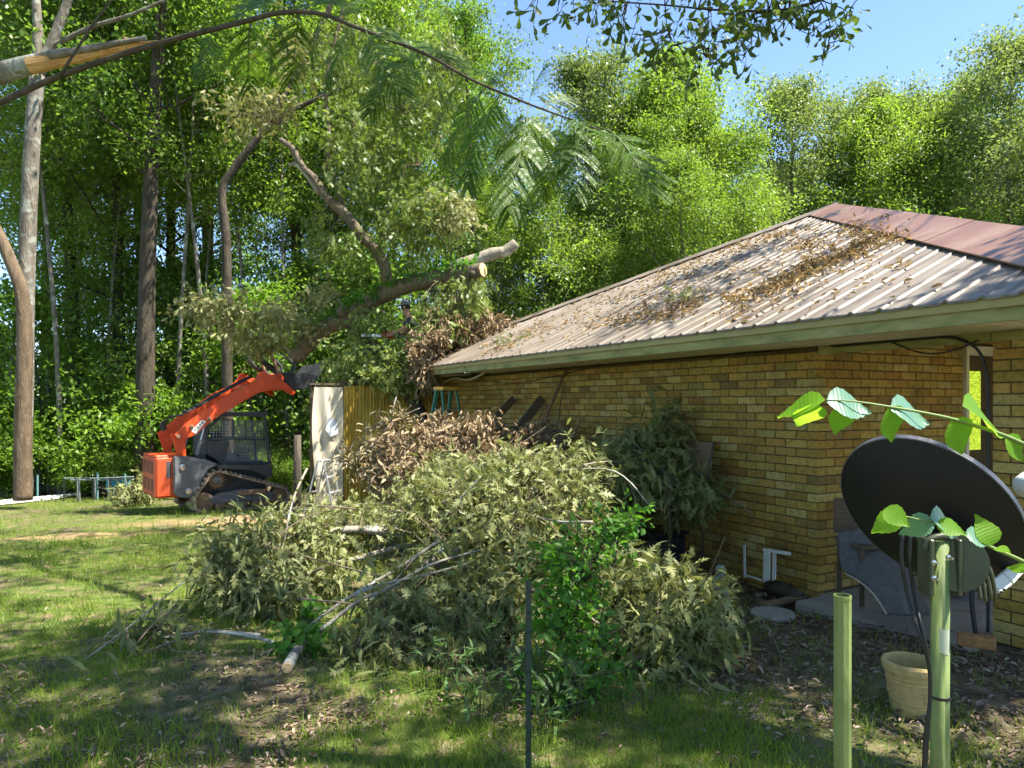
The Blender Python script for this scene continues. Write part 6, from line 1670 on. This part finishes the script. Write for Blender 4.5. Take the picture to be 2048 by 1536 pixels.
# ------------------------------------------------------------------ overhead limbs: mimosa
LF_MIM = leaf_mat('leaf_mimosa', [(0, (.06, .125, .014)), (.5, (.09, .17, .022)), (1, (.13, .22, .035))], .5)
def frond_mesh(seed, np_=9, L=.27, PLn=.105, nl=20):
    rg = np.random.default_rng(seed)
    P, D, Nn, S = [], [], [], []
    b = MB(); rach = []
    for i in range(9):
        t = i / 8; rach.append(Vector((L * t, .02 * math.sin(2 * t + seed), -.07 * t * t)))
    b.tube(rach, lerp_list(.0022, .001, 9), 4, False)
    for i in range(np_):
        t = .18 + .82 * i / (np_ - 1); k = t * 8; j = min(int(k), 7); p = rach[j].lerp(rach[j + 1], k - j)
        Lp = PLn * (math.sin(math.pi * (.18 + .72 * t)) ** .7) * rg.uniform(.9, 1.1)
        for s_ in (-1, 1):
            d = Vector((.62 + .2 * t, s_ * (.85 - .3 * t), -.25 + rg.normal() * .22)).normalized()
            q = [p + d * Lp * m_ / 4 + Vector((0, 0, -.018 * (m_ / 4) ** 2)) for m_ in range(5)]
            b.tube(q, lerp_list(.0011, .0005, 5), 3, False)
            for m_ in range(nl):
                u = .06 + .94 * m_ / (nl - 1); kk = u * 4; jj = min(int(kk), 3); c = q[jj].lerp(q[jj + 1], kk - jj)
                side = d.cross(Vector((0, 0, 1))).normalized()
                for w in (-1, 1):
                    P.append(tuple(c)); D.append(tuple(side * w + d * .55)); Nn.append((rg.normal() * .15, rg.normal() * .15, 1)); S.append(.0165 * (1 - .35 * u))
    return leaves_mesh('leaflets', P, D, Nn, S, 'needle', LF_MIM), b.mesh('rachis')
FR = [frond_mesh(s_) for s_ in (1, 2, 3)]
for _, r_ in FR: r_.materials.append(mat('frond_stalk', [(.08, .12, .03), (.11, .15, .04)], 8, .7))
M_MIMB = bark_mat('bark_mimosa', (.045, .034, .024), (.12, .095, .07), 30, .4)
MIM = empty('mimosa_tree', (-3.1, 2.6, 0), 0, 'mimosa branch with feathery fronds arching across the top of the picture', 'tree')
YM = 2.6
mpath = [(-60, 230), (0, 205), (120, 152), (290, 95), (470, 48), (560, 26), (640, 28), (720, 58), (850, 108), (940, 158), (1050, 205), (1120, 231), (1205, 262)]
limb(MIM, [Vector((-3.1, 2.6, -.1)), Vector((-3.05, 2.6, 1.2)), Vector((-2.75, 2.6, 2.3)), at(-150, 270, YM)] + [at(p, q, YM - .0002 * max(p, 0)) for p, q in mpath], .016, .0022, M_MIMB, 7, 'branch', 6)
limb(MIM, [at(p, q, YM - .04) for p, q in ((118, 152), (150, 105), (185, 50), (232, -10), (280, -70))], .005, .003, M_MIMB, 6, 'branch')
fl = [((1060, 205), (1072, 132)), ((1090, 220), (1142, 165)), ((1130, 235), (1218, 236)), ((1178, 255), (1296, 300)), ((1200, 262), (1262, 375)), ((1150, 245), (1175, 350)), ((1115, 232), (1082, 385)), ((1042, 202), (1046, 365)), ((1000, 185), (925, 335)),
      ((962, 168), (872, 300)), ((930, 152), (845, 235)), ((900, 135), (985, 118)), ((868, 118), (880, 265)), ((822, 96), (752, 190)), ((762, 75), (735, 170)), ((700, 52), (640, 145)), ((642, 28), (600, 120)), ((600, 25), (558, 112)), ((560, 26), (520, 112)), ((520, 36), (470, 120)),
      ((480, 46), (492, -40)), ((680, 44), (722, -36)), ((762, 75), (842, 52)), ((600, 25), (660, -50)), ((420, 60), (390, 130)), ((1205, 262), (1320, 330)), ((980, 178), (1000, 280)), ((850, 110), (905, 60)), ((1160, 250), (1120, 320)), ((730, 62), (790, 120)), ((540, 30), (590, 90))]
low = [((150, 300), (60, 430)), ((200, 300), (250, 440)), ((240, 300), (330, 420)), ((100, 290), (-20, 380))]
rf = random.Random(3)
def frond(e, a, c, k, Y=YM):
    p = at(*a, Y); q = at(*c, Y + rf.uniform(-.25, .35)); d = q - p; sc_ = d.length / .275
    x = d.normalized(); up = (Vector((rf.uniform(-.3, .3), -.75, rf.uniform(.3, .8)))); up = (up - x * up.dot(x)).normalized(); y = up.cross(x)
    f = empty('frond', (0, 0, 0)); 
    f.matrix_world = Matrix.Identity(4)
    f.parent = e; f.matrix_parent_inverse = Matrix.Translation(-Vector(e.location))
    f.matrix_basis = Matrix.Translation(p) @ Matrix((x, y, up)).transposed().to_4x4() @ Matrix.Scale(sc_, 4)
    lm, rm = FR[k % 3]
    tag(link('leaflets', lm, f), kind='stuff'); link('rachis', rm, f)
for k, (a, c) in enumerate(fl): frond(MIM, a, c, k, YM - .0002 * a[0])

# broken limb, torn open
BRK = empty('broken_tree', (-4.3, 3.6, 0), 0, 'broken limb with torn orange wood jutting in at the upper left', 'tree')
bl_ = [Vector((-4.3, 3.6, -.1)), Vector((-4.25, 3.6, 1.6)), Vector((-3.6, 3.55, 2.9)), at(-60, 165, 3.5), at(0, 147, 3.5), at(70, 127, 3.5), at(140, 110, 3.5)]
limb(BRK, bl_, .085, .036, BARK_GREY, 10, 'limb', 5)
b = MB(); tp = [at(p, q, 3.49) for p, q in ((60, 131), (140, 116), (190, 103), (240, 93), (285, 82))]; sp_ = spline(tp, 4)
rr2 = random.Random(6); b.tube(sp_, [(.040 - .016 * i / (len(sp_) - 1)) * rr2.uniform(.8, 1.1) for i in range(len(sp_))], 7)
for k in range(9):
    c = sp_[-1] + Vector((rr2.uniform(-.1, .01), rr2.uniform(-.02, .02), rr2.uniform(-.02, .02))); b.tube([c, c + Vector((rr2.uniform(.03, .09), 0, rr2.uniform(-.035, .03)))], [.006, .001], 4)
TORN = mat('torn_wood', [(.42, .20, .06), (.60, .33, .12), (.70, .45, .20)], 10, .8, stretch=(.4, 3, 6), bump=.7, bscale=40)
child(b.build('torn_wood', TORN, smooth=False), BRK)
b = MB(); sk = [at(p, q, 3.46) for p, q in ((100, 113), (170, 99), (230, 87), (292, 76))]; b.tube(spline(sk, 4), lerp_list(.022, .010, 13), 6); child(b.build('bark_strip', BARK_GREY, smooth=True), BRK)

# ------------------------------------------------------------------ water oak overhead: sprays in the top right, crown above the frame
LF_WOAK = leaf_mat('leaf_water_oak', [(0, (.05, .09, .025)), (.5, (.09, .14, .035)), (1, (.15, .21, .06))], .5)
WO = empty('water_oak_tree', (6.4, 1.2, 0), 0, 'water oak reaching over the house, its leaf sprays hanging at the top right', 'tree')
wt = limb(WO, [Vector((6.4, 1.2, -.1)), Vector((6.3, 1.3, 2.5)), Vector((6.1, 1.6, 5)), Vector((5.6, 2.2, 7.5)), Vector((4.8, 2.9, 9.4))], .26, .11, BARK_OAK, 12, 'trunk', 4)
w1 = limb(WO, [wt[8], Vector((4.2, 3.2, 7.2)), Vector((2.8, 4.2, 7.6)), Vector((1.4, 5.2, 8.6)), Vector((-.5, 7, 9.4)), Vector((-2.5, 9, 9.9))], .11, .03, BARK_OAK, 8)
w2 = limb(WO, [wt[10], Vector((4, 2.2, 8.4)), Vector((2, 2.6, 8.8)), Vector((.4, 3.4, 9))], .09, .03, BARK_OAK, 8)
w3 = limb(WO, [wt[9], Vector((4.6, 3.4, 6.0)), Vector((3.2, 4.0, 5.0)), Vector((2.1, 4.2, 4.35))], .06, .008, BARK_OAK, 7)
w5 = limb(WO, [w3[10], at(1760, -60, 4.2), at(1640, 0, 4.2), at(1560, 20, 4.2), at(1440, 20, 4.25), at(1330, 10, 4.3), at(1200, 0, 4.3), at(1080, -20, 4.3)], .012, .003, TWIG_DARK, 5)
for q_ in (((1640, 0), (1660, 50), (1655, 105)), ((1480, 20), (1430, 70), (1400, 130)), ((1330, 10), (1335, 60), (1345, 90)), ((1560, 20), (1600, 60), (1640, 75)), ((1440, 20), (1480, 80), (1490, 115)), ((1640, 0), (1690, 20), (1710, 45))):
    w5 += limb(WO, [at(*z_, 4.22) for z_ in q_], .004, .0015, TWIG_DARK, 4)
w4 = limb(WO, [w3[7], Vector((2.6, 4.2, 4.7)), Vector((1.5, 4.3, 4.3)), Vector((.7, 4.3, 4.2))], .025, .006, BARK_OAK, 6)
spr = [(1210, 30, 50, 40, 20), (1260, 60, 30, 24, 8), (1330, 55, 50, 50, 20), (1400, 110, 60, 50, 26), (1440, 60, 60, 50, 24), (1500, 25, 60, 30, 22), (1480, 110, 30, 24, 8), (1560, 55, 30, 30, 10), (1620, 25, 50, 30, 16), (1650, 70, 40, 34, 14), (1655, 105, 20, 16, 5), (1700, 25, 20, 18, 6), (1580, 10, 60, 30, 16), (1090, 10, 40, 16, 7), (1150, -30, 60, 30, 12), (1300, -30, 200, 40, 40), (1600, -40, 160, 40, 30)]
leafy(WO, [bl(px, py, 4.25, rx, ry, .3, max(3, int(n_ * .75))) for px, py, rx, ry, n_ in spr], w5 + w3[14:] + w4, 5, .085, 'spatula', LF_WOAK, TWIG_DARK, 101, .25, .05, .003, 1)
cl_ = []
rc = random.Random(44)
for k in range(84): cl_.append((Vector((rc.uniform(.4, 8.0), rc.uniform(1.4, 4.4), rc.uniform(8.2, 10.2))), .75, .6, .4, 9))
for k in range(44): cl_.append((Vector((rc.uniform(-3.6, 2.6), rc.uniform(4.8, 10.6), rc.uniform(10.2, 11.8))), .9, .42, .35, 9))
for k in range(20): cl_.append((Vector((rc.uniform(5.2, 9.0), rc.uniform(6.5, 10.5), rc.uniform(9.2, 10.6))), .8, .5, .35, 8))
leafy(WO, cl_, wt + w1 + w2, 16, .15, 'rhomb', LF_WOAK, TWIG_DARK, 102, .2, .35, .01, 3, name='crown')

# ------------------------------------------------------------------ leafy sapling stems reaching in from the right
def big_leaf_mat(name, c1, c2, tr, rough, spec):
    m, nt, N, L, B = new_mat(name)
    tc = N.new('ShaderNodeTexCoord'); wv = N.new('ShaderNodeTexWave'); wv.inputs['Scale'].default_value = 2.2; wv.bands_direction = 'X'; wv.inputs['Distortion'].default_value = 1.5
    mp = N.new('ShaderNodeMapping'); mp.inputs['Scale'].default_value = (1.6, 1, 1); L.new(tc.outputs['Object'], mp.inputs[0]); L.new(mp.outputs[0], wv.inputs['Vector'])
    r = ramp_node(N, [(0, c1), (1, c2)]); L.new(wv.outputs['Fac'], r.inputs[0]); L.new(r.outputs[0], B.inputs['Base Color'])
    B.inputs['Roughness'].default_value = rough; B.inputs['Specular IOR Level'].default_value = spec
    bp = N.new('ShaderNodeBump'); bp.inputs['Strength'].default_value = .12; bp.inputs['Distance'].default_value = .015; L.new(wv.outputs['Fac'], bp.inputs['Height']); L.new(bp.outputs[0], B.inputs['Normal'])
    t = N.new('ShaderNodeBsdfTranslucent'); t.inputs[0].default_value = (.30, .55, .03, 1); ms = N.new('ShaderNodeMixShader'); ms.inputs[0].default_value = tr
    L.new(B.outputs[0], ms.inputs[1]); L.new(t.outputs[0], ms.inputs[2]); L.new(ms.outputs[0], N['Material Output'].inputs[0]); return m
M_LEAFG = big_leaf_mat('leaf_sapling_green', (.135, .29, .012), (.125, .27, .014), .6, .5, .3)
M_LEAFB = big_leaf_mat('leaf_sapling_sky_tint', (.095, .19, .12), (.11, .215, .14), .25, .34, .6)  # sky reflection put partly into the bluish base colour
def ovate(nseg=12, serr=.012):
    vs = []; fs = []
    for i in range(nseg + 1):
        t = i / nseg; w = .36 * math.sin(math.pi * min(1, t ** .72)) * (1 - .25 * t) + (serr if i % 2 else -serr) * (0 < i < nseg)
        zz = -.22 * t * t + .03 * math.sin(7 * t)
        vs += [(t, max(w, 0), zz + .05 * (w > 0)), (t, 0, zz), (t, -max(w, 0), zz + .05 * (w > 0))]
    for i in range(nseg):
        a = 3 * i; fs += [(a, a + 1, a + 4, a + 3), (a + 1, a + 2, a + 5, a + 4)]
    return vs, fs
ov, of = ovate(); om = {}
for nm_, mm in (('g', M_LEAFG), ('b', M_LEAFB)):
    me = bpy.data.meshes.new('leaf'); me.from_pydata(ov, [], of); me.polygons.foreach_set('use_smooth', [True] * len(of)); me.materials.append(mm); me.update(); om[nm_] = me
SAP = empty('elm_sapling', (1.35, 1.15, 0), 0, 'sapling stems with big toothed leaves reaching in from the right edge', 'sapling')
M_STEM = mat('green_stem', [(.10, .16, .03), (.15, .20, .05)], 8, .6)
YS = 1.15
limb(SAP, [Vector((1.35, 1.15, 0)), Vector((1.2, 1.15, .8)), at(2160, 930, YS)] + [at(p, q, YS) for p, q in ((2060, 893), (2000, 868), (1930, 845), (1870, 830), (1770, 812), (1700, 802), (1650, 800))], .006, .0009, M_STEM, 6, 'stem', 5)
limb(SAP, [Vector((1.2, 1.15, .8)), at(2150, 1180, YS)] + [at(p, q, YS) for p, q in ((2060, 1130), (2000, 1102), (1940, 1076), (1870, 1048), (1800, 1030))], .005, .0009, M_STEM, 6, 'stem', 5)
lv = [((1650, 800), (1550, 822), 'g', .75), ((1632, 806), (1597, 862), 'g', .1), ((1652, 803), (1752, 816), 'b', .42), ((1690, 812), (1672, 872), 'g', .05), ((1780, 818), (1872, 838), 'b', .42), ((1778, 812), (1795, 888), 'g', .05), ((1905, 836), (1935, 912), 'g', .05),
      ((1925, 812), (2026, 862), 'g', .6), ((2010, 872), (2056, 922), 'g', .2), ((1802, 1030), (1740, 1062), 'g', .5), ((1768, 1018), (1822, 1050), 'g', .1), ((1868, 1042), (1796, 1064), 'b', .45), ((1860, 1035), (1928, 1064), 'b', .45), ((1872, 1048), (1935, 1064), 'g', .3), ((1986, 1090), (1958, 1028), 'g', .05), ((1930, 1070), (1990, 1082), 'b', .4), ((2062, 1140), (2012, 1130), 'g', .5), ((1992, 1096), (2020, 1100), 'g', .2)]
for i, (a, c, kk, flat) in enumerate(lv):
    p = at(*a, YS); q = at(*c, YS + rf.uniform(-.03, .05)); d = q - p; x = d.normalized()
    up = Vector((rf.uniform(-.15, .15), -1 + .55 * flat, .25 + .9 * flat)); up = (up - x * up.dot(x)).normalized(); y = up.cross(x)
    o = link('leaf', om[kk], SAP); o.matrix_parent_inverse = Matrix.Translation(-Vector(SAP.location))
    wsc = 1.25 if flat < .3 else 1.15
    o.matrix_basis = Matrix.Translation(p) @ Matrix((x, y, up)).transposed().to_4x4() @ Matrix.Diagonal((d.length, d.length * wsc, d.length, 1))
